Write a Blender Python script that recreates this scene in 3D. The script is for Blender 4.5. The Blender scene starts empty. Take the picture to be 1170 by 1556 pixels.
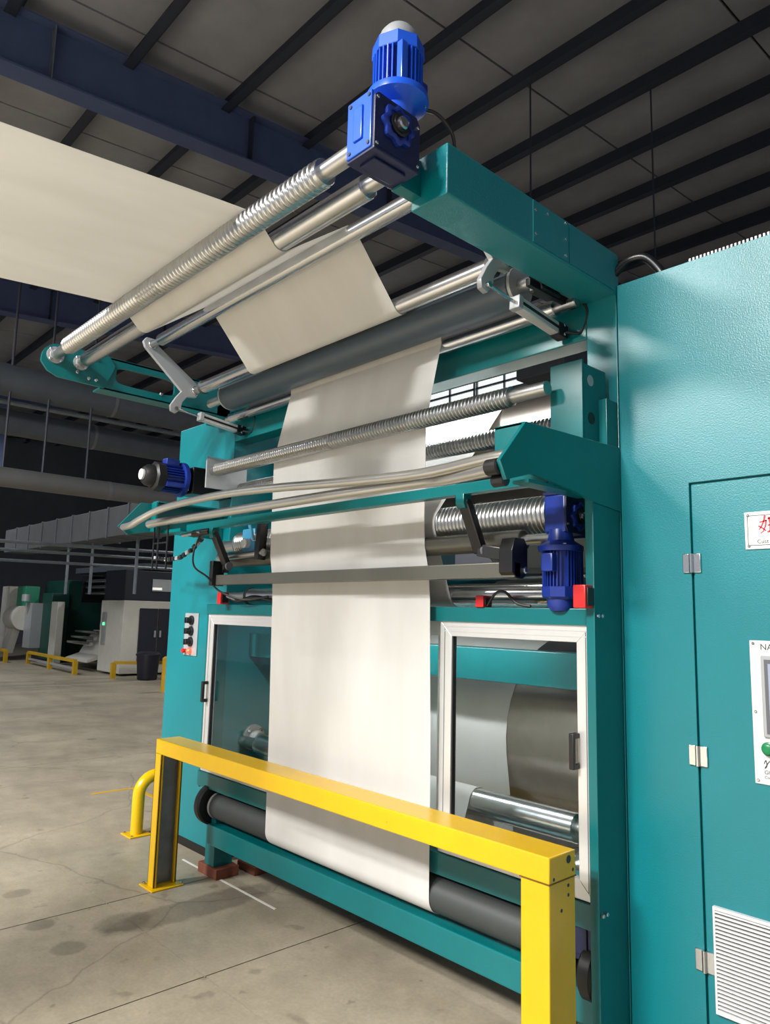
import bpy, bmesh, math, random
from mathutils import Vector, Matrix

random.seed(7)
S = bpy.context.scene
COL = S.collection
PI = math.pi

# ------------------------------------------------------------------ camera
YAW, PITCH, ROLL, FPX = 0.825327, 0.139097, 0.0242837, 1117.289
def cam_axes():
    f = Vector((-math.sin(YAW)*math.cos(PITCH), math.cos(YAW)*math.cos(PITCH), math.sin(PITCH)))
    r0 = Vector((math.cos(YAW), math.sin(YAW), 0)); u0 = r0.cross(f)
    r = math.cos(ROLL)*r0 + math.sin(ROLL)*u0
    u = -math.sin(ROLL)*r0 + math.cos(ROLL)*u0
    return r, u, f
r_, u_, f_ = cam_axes()
cd = bpy.data.cameras.new('camera'); cam = bpy.data.objects.new('camera', cd); COL.objects.link(cam)
cd.sensor_fit = 'HORIZONTAL'; cd.sensor_width = 36; cd.lens = FPX/1170*36
cd.clip_start = 0.05; cd.clip_end = 200
m3 = Matrix((r_, u_, -f_)).transposed()
cam.matrix_world = Matrix.Translation((0, 0, 1.6)) @ m3.to_4x4()
S.camera = cam

# ------------------------------------------------------------------ world and exposure
w = bpy.data.worlds.new('world'); S.world = w; w.use_nodes = True
bg = w.node_tree.nodes['Background']; bg.inputs[0].default_value = (0.80, 0.86, 1.0, 1); bg.inputs[1].default_value = 0.37
S.view_settings.view_transform = 'Standard'; S.view_settings.look = 'None'
S.view_settings.gamma = 1; S.view_settings.use_curve_mapping = False
S.view_settings.exposure = 0.22
# high bay lamps: (x, y, z, watts, colour)
LAMPS = [(-2.4, -6.0, 6.6, 1550, (1, .98, .95), 1.5), (-1.1, -4.6, 6.8, 800, (1, .98, .96), .8), (-6.2, -6.2, 6.7, 1700, (1, .97, .94), 1.9),
         (-10.0, -5.5, 6.8, 120, (1, .97, .93), .6), (-15.5, 2.0, 6.9, 130, (.9, .95, 1), .6), (-22.0, 4.0, 6.9, 200, (.9, .95, 1), .6), (-14.0, 12.0, 7.4, 450, (1, .98, .95), .6)]

# ------------------------------------------------------------------ materials
def lin(c): return tuple(((v/255)/12.92 if v/255 <= .04045 else ((v/255+.055)/1.055)**2.4) for v in c)
MATS = {}
def mat(name, rgb, rough=.5, metal=0, bump=0, bscale=60, var=0, vscale=5, emit=0, spec=.5, coat=0, coatr=.15):
    if name in MATS: return MATS[name]
    m = bpy.data.materials.new(name); m.use_nodes = True; nt = m.node_tree; N = nt.nodes; L = nt.links
    b = N['Principled BSDF']; c = lin(rgb)
    b.inputs['Base Color'].default_value = (*c, 1); b.inputs['Roughness'].default_value = rough
    b.inputs['Metallic'].default_value = metal; b.inputs['Specular IOR Level'].default_value = spec
    b.inputs['Coat Weight'].default_value = coat; b.inputs['Coat Roughness'].default_value = coatr
    tc = N.new('ShaderNodeTexCoord')
    geo = N.new('ShaderNodeNewGeometry')
    if var:
        n = N.new('ShaderNodeTexNoise'); n.inputs['Scale'].default_value = vscale; n.inputs['Detail'].default_value = 6; n.inputs['Roughness'].default_value = .65
        L.new(geo.outputs['Position'], n.inputs['Vector'])
        mr = N.new('ShaderNodeMapRange'); mr.inputs[1].default_value = .25; mr.inputs[2].default_value = .75
        mr.inputs[3].default_value = 1-var; mr.inputs[4].default_value = 1+var*.6
        L.new(n.outputs['Fac'], mr.inputs[0])
        mx = N.new('ShaderNodeVectorMath'); mx.operation = 'SCALE'; mx.inputs[0].default_value = c
        L.new(mr.outputs[0], mx.inputs['Scale']); L.new(mx.outputs[0], b.inputs['Base Color'])
    if bump:
        n2 = N.new('ShaderNodeTexNoise'); n2.inputs['Scale'].default_value = bscale; n2.inputs['Detail'].default_value = 2
        L.new(geo.outputs['Position'], n2.inputs['Vector'])
        bp = N.new('ShaderNodeBump'); bp.inputs['Strength'].default_value = bump; bp.inputs['Distance'].default_value = .002
        L.new(n2.outputs['Fac'], bp.inputs['Height']); L.new(bp.outputs[0], b.inputs['Normal'])
    if emit:
        b.inputs['Emission Color'].default_value = (*c, 1); b.inputs['Emission Strength'].default_value = emit
    MATS[name] = m
    return m

TEAL = mat('teal_hammered_paint', (0, 114, 122), .34, bump=.4, bscale=190, var=.08, vscale=3, coat=.2, coatr=.4)
TEAL2 = mat('teal_gloss_paint', (0, 99, 102), .3, bump=.12, bscale=60, var=.12, vscale=4)
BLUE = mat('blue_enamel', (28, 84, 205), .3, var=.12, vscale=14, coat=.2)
SHADE_NAVY = mat('shaded_navy_enamel', (15, 24, 66), .4, var=.2, vscale=16)  # gearbox side and foot shade put into a darker enamel colour
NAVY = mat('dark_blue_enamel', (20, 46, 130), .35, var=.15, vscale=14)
STEEL = mat('polished_steel', (206, 208, 210), .22, 1, var=.08, vscale=9)
SATIN = mat('satin_steel', (190, 191, 190), .33, 1, var=.12, vscale=7)
ALU = mat('aluminium_profile', (214, 214, 212), .36, .5, var=.05, vscale=8)
SILVER = mat('silver_grey_paint', (165, 168, 170), .4, .3, var=.06)
DRUMM = mat('brushed_drum_steel', (150, 143, 136), .3, 1, var=.16, vscale=6)
BOWM = mat('pale_chrome_bar', (198, 197, 192), .3, .9, var=.05, vscale=6)
RUBBER = mat('dark_rubber', (52, 56, 56), .55, var=.1, vscale=10)
RUBBER2 = mat('blue_grey_rubber', (70, 84, 94), .38, var=.1, vscale=10)
BLACK = mat('black_plastic', (18, 19, 21), .45)
BLACKP = mat('black_paint_steel', (14, 15, 18), .35, var=.2, vscale=8)
GREYB = mat('grey_olive_steel_bar', (104, 103, 95), .4, .6, var=.08)
RED = mat('red_plastic', (190, 30, 30), .4)
WHITEP = mat('white_enamel', (206, 208, 206), .35)
LOUVRE = mat('white_louvre_metal', (205, 206, 205), .4)
GALV = mat('galvanised_steel', (120, 128, 134), .45, .5, var=.25, vscale=9)
BLOCK = mat('red_brown_block', (120, 66, 46), .8, var=.3, vscale=20)
NAVYB = mat('navy_steel_beam', (70, 82, 116), .6, var=.15, vscale=3)
PURL = mat('dark_purlin_steel', (38, 43, 56), .6, var=.15, vscale=2)
ROOF = mat('grey_roof_insulation', (142, 142, 147), .85, bump=.5, bscale=14, var=.20, vscale=1.6)
DUCT = mat('insulated_duct_wrap', (66, 72, 80), .7, bump=.6, bscale=9, var=.2, vscale=4)
DUCTL = mat('foil_duct', (92, 93, 94), .55, .2, bump=.5, bscale=7, var=.15, vscale=3)
FARW = mat('far_white_paint', (190, 188, 178), .5, var=.08)
FARD = mat('far_dark_navy', (24, 26, 40), .5, var=.1)
FARG = mat('far_green_paint', (10, 62, 52), .5, var=.12)
FARWALL = mat('far_dark_wall', (84, 88, 96), .8, var=.25, vscale=.6)
YELLOW2 = mat('far_yellow_paint', (190, 150, 20), .5, var=.15)
INK = mat('dark_ink', (60, 62, 66), .6)
REDINK = mat('red_ink', (205, 30, 40), .5)
SCREEN = mat('screen_glass', (150, 158, 180), .15)
DARKGREY = mat('dark_grey_bezel', (90, 92, 98), .4)
GREENB = mat('green_button', (10, 120, 70), .35)
SKYL = mat('translucent_skylight', (232, 236, 234), .6, emit=.9)
LAMPGL = mat('lamp_lens', (255, 248, 230), .4, emit=6)

def mat_fabric():
    m = bpy.data.materials.new('off_white_cloth'); m.use_nodes = True; nt = m.node_tree; N = nt.nodes; L = nt.links
    b = N['Principled BSDF']; out = N['Material Output']
    geo = N.new('ShaderNodeNewGeometry')
    n = N.new('ShaderNodeTexNoise'); n.inputs['Scale'].default_value = 3.0; n.inputs['Detail'].default_value = 5
    mp = N.new('ShaderNodeMapping'); mp.inputs['Scale'].default_value = (2.4, .5, .5)
    L.new(geo.outputs['Position'], mp.inputs['Vector']); L.new(mp.outputs[0], n.inputs['Vector'])
    cr = N.new('ShaderNodeValToRGB')
    cr.color_ramp.elements[0].position = .25; cr.color_ramp.elements[0].color = (*lin((222, 221, 217)), 1)
    cr.color_ramp.elements[1].position = .75; cr.color_ramp.elements[1].color = (*lin((231, 230, 227)), 1)
    L.new(n.outputs['Fac'], cr.inputs[0]); L.new(cr.outputs[0], b.inputs['Base Color'])
    b.inputs['Roughness'].default_value = .62; b.inputs['Specular IOR Level'].default_value = .35
    wv = N.new('ShaderNodeTexNoise'); wv.inputs['Scale'].default_value = 350
    L.new(geo.outputs['Position'], wv.inputs['Vector'])
    bp = N.new('ShaderNodeBump'); bp.inputs['Strength'].default_value = .12; bp.inputs['Distance'].default_value = .001
    L.new(wv.outputs['Fac'], bp.inputs['Height']); L.new(bp.outputs[0], b.inputs['Normal'])
    tr = N.new('ShaderNodeBsdfTranslucent'); L.new(cr.outputs[0], tr.inputs[0])
    mx = N.new('ShaderNodeMixShader'); mx.inputs[0].default_value = .34
    L.new(b.outputs[0], mx.inputs[1]); L.new(tr.outputs[0], mx.inputs[2]); L.new(mx.outputs[0], out.inputs[0])
    return m
FABRIC = mat_fabric()

def mat_glass():
    m = bpy.data.materials.new('clear_pane'); m.use_nodes = True; nt = m.node_tree; N = nt.nodes; L = nt.links
    out = N['Material Output']; N.remove(N['Principled BSDF'])
    t = N.new('ShaderNodeBsdfTransparent'); t.inputs[0].default_value = (.93, .96, .96, 1)
    g = N.new('ShaderNodeBsdfGlossy'); g.inputs['Roughness'].default_value = .04
    lw = N.new('ShaderNodeLayerWeight'); lw.inputs['Blend'].default_value = .5
    pw = N.new('ShaderNodeMath'); pw.operation = 'POWER'; L.new(lw.outputs['Facing'], pw.inputs[0]); pw.inputs[1].default_value = 4
    fr = N.new('ShaderNodeMath'); fr.operation = 'MULTIPLY_ADD'; L.new(pw.outputs[0], fr.inputs[0]); fr.inputs[1].default_value = .5; fr.inputs[2].default_value = .025
    mx = N.new('ShaderNodeMixShader'); L.new(fr.outputs[0], mx.inputs[0]); L.new(t.outputs[0], mx.inputs[1]); L.new(g.outputs[0], mx.inputs[2])
    L.new(mx.outputs[0], out.inputs[0])
    return m
GLASS = mat_glass()

def mat_yellow():
    m = mat('yellow_barrier_paint', (210, 167, 3), .26, var=.06, vscale=6, bump=.08, bscale=40)
    nt = m.node_tree; N = nt.nodes; L = nt.links; b = N['Principled BSDF']
    src = b.inputs['Base Color'].links[0].from_socket
    geo = N.new('ShaderNodeNewGeometry')
    n = N.new('ShaderNodeTexNoise'); n.inputs['Scale'].default_value = 26; n.inputs['Detail'].default_value = 8; n.inputs['Roughness'].default_value = .7
    L.new(geo.outputs['Position'], n.inputs['Vector'])
    mr = N.new('ShaderNodeMapRange'); mr.inputs[1].default_value = .69; mr.inputs[2].default_value = .74
    L.new(n.outputs['Fac'], mr.inputs[0])
    mx = N.new('ShaderNodeMix'); mx.data_type = 'RGBA'; mx.inputs['B'].default_value = (*lin((84, 62, 26)), 1)
    L.new(mr.outputs[0], mx.inputs['Factor']); L.new(src, mx.inputs['A']); L.new(mx.outputs['Result'], b.inputs['Base Color'])
    return m
YELLOW = mat_yellow()

def mat_concrete():
    m = bpy.data.materials.new('stained_concrete'); m.use_nodes = True; nt = m.node_tree; N = nt.nodes; L = nt.links
    b = N['Principled BSDF']; geo = N.new('ShaderNodeNewGeometry')
    def noise(s, d=6, r=.6, off=(0, 0, 0)):
        mp = N.new('ShaderNodeMapping'); mp.inputs['Location'].default_value = off
        L.new(geo.outputs['Position'], mp.inputs['Vector'])
        n = N.new('ShaderNodeTexNoise'); n.inputs['Scale'].default_value = s; n.inputs['Detail'].default_value = d; n.inputs['Roughness'].default_value = r
        L.new(mp.outputs[0], n.inputs['Vector']); return n.outputs['Fac']
    def ramp(sock, a, c, lo, hi):
        mr = N.new('ShaderNodeMapRange'); mr.inputs[1].default_value = a; mr.inputs[2].default_value = c
        mr.inputs[3].default_value = lo; mr.inputs[4].default_value = hi; L.new(sock, mr.inputs[0]); return mr.outputs[0]
    def mul(a, c):
        q = N.new('ShaderNodeMath'); q.operation = 'MULTIPLY'; L.new(a, q.inputs[0]); L.new(c, q.inputs[1]); return q.outputs[0]
    f = mul(ramp(noise(1.1), .3, .7, .80, 1.1), ramp(noise(9, 8, .7), .3, .7, .86, 1.1))
    f = mul(f, ramp(noise(60, 4), .3, .7, .9, 1.08))
    # scattered dark oil spots
    f = mul(f, ramp(noise(4.6, 3, .5, (3.1, 7.7, 0)), .66, .71, 1, .72))
    f = mul(f, ramp(noise(11, 2, .5, (9.1, 1.7, 0)), .70, .74, 1, .70))
    # hairline cracks
    vo = N.new('ShaderNodeTexVoronoi'); vo.feature = 'DISTANCE_TO_EDGE'; vo.inputs['Scale'].default_value = .55
    dn = N.new('ShaderNodeTexNoise'); dn.inputs['Scale'].default_value = 2.5; dn.inputs['Detail'].default_value = 5
    L.new(geo.outputs['Position'], dn.inputs['Vector'])
    ad = N.new('ShaderNodeVectorMath'); ad.operation = 'MULTIPLY_ADD'; ad.inputs[1].default_value = (.25, .25, 0)
    L.new(dn.outputs['Color'], ad.inputs[0]); L.new(geo.outputs['Position'], ad.inputs[2]); L.new(ad.outputs[0], vo.inputs['Vector'])
    f = mul(f, ramp(vo.outputs['Distance'], 0, .006, .70, 1))
    # the dark streak by the barrier and two puddle marks: distance to points, roughened
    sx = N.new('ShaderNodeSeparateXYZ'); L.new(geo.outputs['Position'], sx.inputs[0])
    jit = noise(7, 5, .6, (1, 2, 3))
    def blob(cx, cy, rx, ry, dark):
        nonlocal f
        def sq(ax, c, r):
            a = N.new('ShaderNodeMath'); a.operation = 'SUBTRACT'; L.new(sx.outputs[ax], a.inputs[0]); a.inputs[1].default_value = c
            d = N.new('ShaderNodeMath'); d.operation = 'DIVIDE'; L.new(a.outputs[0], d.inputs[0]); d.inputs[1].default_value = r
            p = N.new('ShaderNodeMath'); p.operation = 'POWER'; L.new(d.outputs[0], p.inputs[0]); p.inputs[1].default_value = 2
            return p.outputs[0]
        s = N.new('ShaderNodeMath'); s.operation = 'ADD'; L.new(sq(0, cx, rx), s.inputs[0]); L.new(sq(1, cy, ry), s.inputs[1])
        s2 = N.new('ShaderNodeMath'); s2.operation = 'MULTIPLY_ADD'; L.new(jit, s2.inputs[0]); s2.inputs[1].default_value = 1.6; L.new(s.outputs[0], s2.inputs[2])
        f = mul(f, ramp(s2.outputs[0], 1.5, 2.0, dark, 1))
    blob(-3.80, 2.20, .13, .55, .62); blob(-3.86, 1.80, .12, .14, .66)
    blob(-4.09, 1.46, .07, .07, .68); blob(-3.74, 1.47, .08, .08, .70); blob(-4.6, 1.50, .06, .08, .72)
    mx = N.new('ShaderNodeVectorMath'); mx.operation = 'SCALE'; mx.inputs[0].default_value = lin((148, 139, 121)); L.new(f, mx.inputs['Scale'])
    L.new(mx.outputs[0], b.inputs['Base Color'])
    b.inputs['Roughness'].default_value = .5; L.new(ramp(noise(2.2), .3, .7, .38, .62), b.inputs['Roughness'])
    bp = N.new('ShaderNodeBump'); bp.inputs['Strength'].default_value = .15; bp.inputs['Distance'].default_value = .003
    L.new(noise(30, 6), bp.inputs['Height']); L.new(bp.outputs[0], b.inputs['Normal'])
    return m
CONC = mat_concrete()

# ------------------------------------------------------------------ mesh builder
class MB:
    def __init__(s): s.v = []; s.f = []
    def add(s, vs, fs):
        o = len(s.v); s.v += [tuple(v) for v in vs]; s.f += [tuple(i+o for i in f) for f in fs]; return s
    def box(s, x0, x1, y0, y1, z0, z1):
        return s.add([(x0,y0,z0),(x1,y0,z0),(x1,y1,z0),(x0,y1,z0),(x0,y0,z1),(x1,y0,z1),(x1,y1,z1),(x0,y1,z1)],
                     [(0,3,2,1),(4,5,6,7),(0,1,5,4),(1,2,6,5),(2,3,7,6),(3,0,4,7)])
    def bar(s, p, q, w, h, up=(0,0,1)):
        p = Vector(p); q = Vector(q); d = (q-p).normalized(); a = d.cross(Vector(up))
        if a.length < 1e-4: a = d.cross(Vector((1,0,0)))
        a.normalize(); b = a.cross(d).normalized(); vs = []
        for c in (p, q):
            for i, j in ((-1,-1),(1,-1),(1,1),(-1,1)): vs.append(c + a*(i*w/2) + b*(j*h/2))
        return s.add(vs, [(3,2,1,0),(4,5,6,7),(0,1,5,4),(1,2,6,5),(2,3,7,6),(3,0,4,7)])
    def lathe(s, o, d, prof, seg=24, cap=True, scal=None):
        o = Vector(o); d = Vector(d).normalized(); a = d.orthogonal().normalized()
        if abs(d.x) > .9: a = Vector((0,0,1))
        elif abs(d.z) > .9: a = Vector((1,0,0))
        b = d.cross(a).normalized(); vs = []; n = len(prof)
        for t, r in prof:
            for k in range(seg):
                th = 2*PI*k/seg; rr = r*(scal(th) if scal else 1)
                vs.append(o + d*t + a*(rr*math.cos(th)) + b*(rr*math.sin(th)))
        fs = [(i*seg+k, i*seg+(k+1) % seg, (i+1)*seg+(k+1) % seg, (i+1)*seg+k) for i in range(n-1) for k in range(seg)]
        if cap: fs += [tuple(range(seg-1, -1, -1)), tuple((n-1)*seg+k for k in range(seg))]
        return s.add(vs, fs)
    def cyl(s, p, q, r, seg=20, bev=0):
        p = Vector(p); q = Vector(q); L = (q-p).length
        pr = [(0, r-bev), (bev, r), (L-bev, r), (L, r-bev)] if bev else [(0, r), (L, r)]
        return s.lathe(p, q-p, pr, seg)
    def prism(s, poly, axis, a0, a1, hole=None):
        def P(u, v, a): return {0: (a, u, v), 1: (u, a, v), 2: (u, v, a)}[axis]
        n = len(poly)
        if not hole:
            vs = [P(u, v, a0) for u, v in poly] + [P(u, v, a1) for u, v in poly]
            fs = [tuple(range(n)), tuple(range(2*n-1, n-1, -1))] + [(i, (i+1) % n, (i+1) % n+n, i+n) for i in range(n)]
            return s.add(vs, fs)
        assert len(hole) == n
        vs = [P(u, v, a) for a in (a0, a1) for ring in (poly, hole) for u, v in ring]; fs = []
        for i in range(n):
            j = (i+1) % n
            fs += [(i, j, n+j, n+i), (2*n+i, 3*n+i, 3*n+j, 2*n+j), (i, 2*n+i, 2*n+j, j), (n+i, n+j, 3*n+j, 3*n+i)]
        return s.add(vs, fs)
    def tube(s, pts, r, seg=12, sm=6):
        pts = [Vector(p) for p in pts]
        if sm > 1 and len(pts) > 2:
            q = []
            for i in range(len(pts)-1):
                p0 = pts[max(i-1,0)]; p1 = pts[i]; p2 = pts[i+1]; p3 = pts[min(i+2,len(pts)-1)]
                for k in range(sm):
                    t = k/sm; q.append(.5*((2*p1)+(p2-p0)*t+(2*p0-5*p1+4*p2-p3)*t*t+(3*p1-p0-3*p2+p3)*t**3))
            q.append(pts[-1]); pts = q
        vs = []; n = len(pts); a = None
        for i, p in enumerate(pts):
            d = (pts[min(i+1,n-1)]-pts[max(i-1,0)]).normalized()
            if a is None: a = d.orthogonal().normalized()
            a = (a - d*a.dot(d)).normalized(); b = d.cross(a)
            rr = r(i/(n-1)) if callable(r) else r
            for k in range(seg): th = 2*PI*k/seg; vs.append(p+a*(rr*math.cos(th))+b*(rr*math.sin(th)))
        fs = [(i*seg+k, i*seg+(k+1) % seg, (i+1)*seg+(k+1) % seg, (i+1)*seg+k) for i in range(n-1) for k in range(seg)]
        fs += [tuple(range(seg-1,-1,-1)), tuple((n-1)*seg+k for k in range(seg))]
        return s.add(vs, fs)
    def helix(s, x0, x1, y, z, r, amp, pitch, seg=20, mid=None):
        """barrel along X with a raised screw thread, opposite hands either side of mid"""
        per = 6; nx = int(round((x1-x0)/pitch*per))+1; vs = []
        mid = (x0+x1)/2 if mid is None else mid
        for i in range(nx):
            x = x0+(x1-x0)*i/(nx-1); h = 1 if x < mid else -1
            for k in range(seg):
                th = 2*PI*k/seg; ph = math.cos(2*PI*x/pitch+h*th)
                rr = r+amp*max(-.5, min(.5, ph*1.1))
                vs.append((x, y+rr*math.cos(th), z+rr*math.sin(th)))
        fs = [(i*seg+k, i*seg+(k+1) % seg, (i+1)*seg+(k+1) % seg, (i+1)*seg+k) for i in range(nx-1) for k in range(seg)]
        fs += [tuple(range(seg-1,-1,-1)), tuple((nx-1)*seg+k for k in range(seg))]
        return s.add(vs, fs)
    def build(s, name, m, parent=None, bevel=0, smooth=True, ang=35):
        me = bpy.data.meshes.new(name)
        xs = [v[0] for v in s.v]; ys = [v[1] for v in s.v]; zs = [v[2] for v in s.v]
        o3 = Vector(((min(xs)+max(xs))/2, (min(ys)+max(ys))/2, min(zs)))
        me.from_pydata([tuple(Vector(v)-o3) for v in s.v], [], s.f); me.update()
        bm = bmesh.new(); bm.from_mesh(me)
        bmesh.ops.recalc_face_normals(bm, faces=bm.faces)
        if bevel:
            es = [e for e in bm.edges if len(e.link_faces) == 2 and e.calc_face_angle(0) > .6]
            bmesh.ops.bevel(bm, geom=es, offset=bevel, segments=2, affect='EDGES', profile=.5, clamp_overlap=True)
        bm.to_mesh(me); bm.free()
        if smooth:
            for p in me.polygons: p.use_smooth = True
            me.set_sharp_from_angle(angle=math.radians(20 if bevel else ang))
        me.materials.append(m)
        o = bpy.data.objects.new(name, me); COL.objects.link(o)
        if parent:
            o.parent = parent; pl = Vector(parent.get('_w', (0,0,0))); o.location = o3-pl
        else: o.location = o3
        o['_w'] = tuple(o3)
        return o

def tag(o, label, cat, group=None):
    o['label'] = label; o['category'] = cat
    if group: o['group'] = group
    return o
def thing(name, loc, label, cat, group=None):
    o = bpy.data.objects.new(name, None); COL.objects.link(o); o.location = loc; o['_w'] = tuple(loc); o.empty_display_size = .1
    return tag(o, label, cat, group)
def struct(o): o['kind'] = 'structure'; return o
def part(name, m, parent, fn, bevel=0, label=None, **k):
    b = MB(); fn(b); o = b.build(name, m, parent, bevel, **k)
    if label: o['label'] = label
    return o
def bx(name, m, parent, *a, bevel=0, label=None):
    o = MB().box(*a).build(name, m, parent, bevel)
    if label: o['label'] = label
    return o
def bolt(parent, p, d, r=.008, h=.006, m=None):
    p = Vector(p); d = Vector(d); return MB().lathe(p, d, [(0, r), (h*.7, r), (h, r*.7)], 6).build('bolt', m or STEEL, parent)
def text_mesh(txt, size, loc, m, parent, name='lettering', ext=.0006):
    cu = bpy.data.curves.new(name, 'FONT'); cu.body = txt; cu.size = size; cu.extrude = ext
    t = bpy.data.objects.new(name, cu); COL.objects.link(t)
    dg = bpy.context.evaluated_depsgraph_get(); me = bpy.data.meshes.new_from_object(t.evaluated_get(dg))
    bpy.data.objects.remove(t)
    me.transform(Matrix.Rotation(PI/2, 4, 'X'))
    me.materials.clear(); me.materials.append(m)
    o = bpy.data.objects.new(name, me); COL.objects.link(o); o.parent = parent
    o.location = Vector(loc)-Vector(parent['_w']); o['_w'] = tuple(loc)
    return o

# ================================================================== SETTING
# floor: base slab with separate cast bays, saw-cut joints between them
floor = struct(bx('floor', mat('joint_dark', (70, 64, 56), .9), None, -34, 8, -8, 30, -.2, -.012))
XJ = [-34, -28.1, -24.1, -20.1, -16.1, -12.1, -8.1, -4.15, -3.08, .9, 4.9, 8]
YJ = [-8, -2.2, 1.83, 5.9, 9.9, 13.9, 17.9, 23, 30]
for i in range(len(XJ)-1):
    for j in range(len(YJ)-1):
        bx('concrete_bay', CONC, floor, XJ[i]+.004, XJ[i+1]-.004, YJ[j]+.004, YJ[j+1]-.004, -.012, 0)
# roof: sloping liner panels on purlins and rafters
RS = math.tan(math.radians(5))
def roofz(y): return 8.0+RS*y
YA, YB = -8, 30
ceiling = struct(part('ceiling', mat('roof_joint_dark', (22, 23, 26), .9), None, lambda b: b.add(
    [(-34, YA, roofz(YA)+.03), (8, YA, roofz(YA)+.03), (8, YB, roofz(YB)+.03), (-34, YB, roofz(YB)+.03),
     (-34, YA, roofz(YA)+.15), (8, YA, roofz(YA)+.15), (8, YB, roofz(YB)+.15), (-34, YB, roofz(YB)+.15)],
    [(0,3,2,1),(4,5,6,7),(0,1,5,4),(1,2,6,5),(2,3,7,6),(3,0,4,7)])))
def slab(x0, x1, y0, y1, t=.03, dz=0):
    return [(x0,y0,roofz(y0)+dz),(x1,y0,roofz(y0)+dz),(x1,y1,roofz(y1)+dz),(x0,y1,roofz(y1)+dz),
            (x0,y0,roofz(y0)+t+dz),(x1,y0,roofz(y0)+t+dz),(x1,y1,roofz(y1)+t+dz),(x0,y1,roofz(y1)+t+dz)]
BF = [(0,3,2,1),(4,5,6,7),(0,1,5,4),(1,2,6,5),(2,3,7,6),(3,0,4,7)]
x = -3.02+2.35*4
while x > -33:
    for y0, y1 in ((YA, 15.6), (15.6, 22.6), (22.6, YB)):
        sky = False
        part('skylight_panel' if sky else 'roof_panel', SKYL if sky else ROOF, ceiling,
             lambda b: b.add(slab(x-2.35+.015, x-.015, y0+.005, y1-.005), BF), smooth=False)
    x -= 2.35
k = -7
while True:
    y = 3.12+1.31*k
    if y > 29: break
    z = roofz(y)
    part('purlin', PURL, ceiling, lambda b: (b.box(-33.5, 7.5, y-.004, y+.004, z-.27, z), b.box(-33.5, 7.5, y-.12, y, z-.27, z-.262), b.box(-33.5, 7.5, y, y+.10, z-.010, z-.002)), smooth=False)
    k += 1
for X in (-.4, -8.04, -15.7, -23.4):
    def raf(b):
        for (x0, x1, d0, d1) in ((X-.006, X+.006, -.88, -.2), (X-.13, X+.13, -.90, -.876), (X-.13, X+.13, -.224, -.2)):
            b.add([(x0,YA,roofz(YA)+d0),(x1,YA,roofz(YA)+d0),(x1,YB,roofz(YB)+d0),(x0,YB,roofz(YB)+d0),
                   (x0,YA,roofz(YA)+d1),(x1,YA,roofz(YA)+d1),(x1,YB,roofz(YB)+d1),(x0,YB,roofz(YB)+d1)], BF)
    rf = part('rafter', NAVYB, ceiling, raf, smooth=False)
    for yy in (2.2, 4.75, 7.3, 9.9):
        part('stiffener', PURL if yy > 3 else GALV, rf, lambda b: b.box(X+.006, X+.12, yy-.006, yy+.006, roofz(yy)-.87, roofz(yy)-.22))
for (x, y, z0) in ((-4.15, 8.36, 4.8), (-5.1, 7.05, 5.6)):
    part('hanger_rod', PURL, ceiling, lambda b: b.cyl((x, y, z0), (x, y, roofz(y)-.19), .012, 6))
# far walls
struct(part('wall_left', FARWALL, None, lambda b: b.box(-34.2, -34, -8, 30, 0, 9)))
struct(part('wall_back', FARWALL, None, lambda b: b.box(-34, 8, 30, 30.2, 0, 10.6)))

cw = struct(bx('wall_clerestory', FARWALL, None, -28, -9.3, 16.0, 16.2, 0, 6.4))
for i in range(9):
    x0 = -27.9+i*2.06
    wn = struct(bx('window_%d' % (i+1), SKYL, None, x0, x0+2.0, 16.0, 16.05, 6.42, 9.2))
    for xx in (x0, x0+1.0, x0+1.96): bx('mullion', GALV, wn, xx-.02, xx+.03, 15.95, 16.0, 6.42, 9.2)
    for zz in (6.42, 7.3, 8.2, 9.15): bx('transom', GALV, wn, x0, x0+2.0, 15.95, 16.0, zz-.03, zz+.03)

# lamps: real high bay fittings hanging from the roof
for i, (x, y, z, pw, c, sz) in enumerate(LAMPS):
    t = thing('high_bay_lamp', (x, y, z), 'round high bay lamp hanging on a rod below the roof', 'lamp', 'high bay lamps under the roof')
    part('reflector', SILVER, t, lambda b: b.lathe((x, y, z), (0,0,1), [(-.02,sz*.54),(0,sz*.54),(.12,sz*.4),(.2,.1),(.34,.09),(.36,.05)], 24))
    part('lens', LAMPGL, t, lambda b: b.cyl((x, y, z-.03), (x, y, z-.022), sz*.5, 24))
    part('rod', PURL, t, lambda b: b.cyl((x, y, z+.35), (x, y, roofz(y)), .012, 8))
    ld = bpy.data.lights.new('lamp_light', 'AREA'); ld.shape = 'DISK'; ld.size = sz; ld.energy = pw; ld.color = c; ld.spread = math.radians(165)
    lo = bpy.data.objects.new('lamp_light', ld); COL.objects.link(lo); lo.parent = t; lo.location = (0, 0, -.04)

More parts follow.
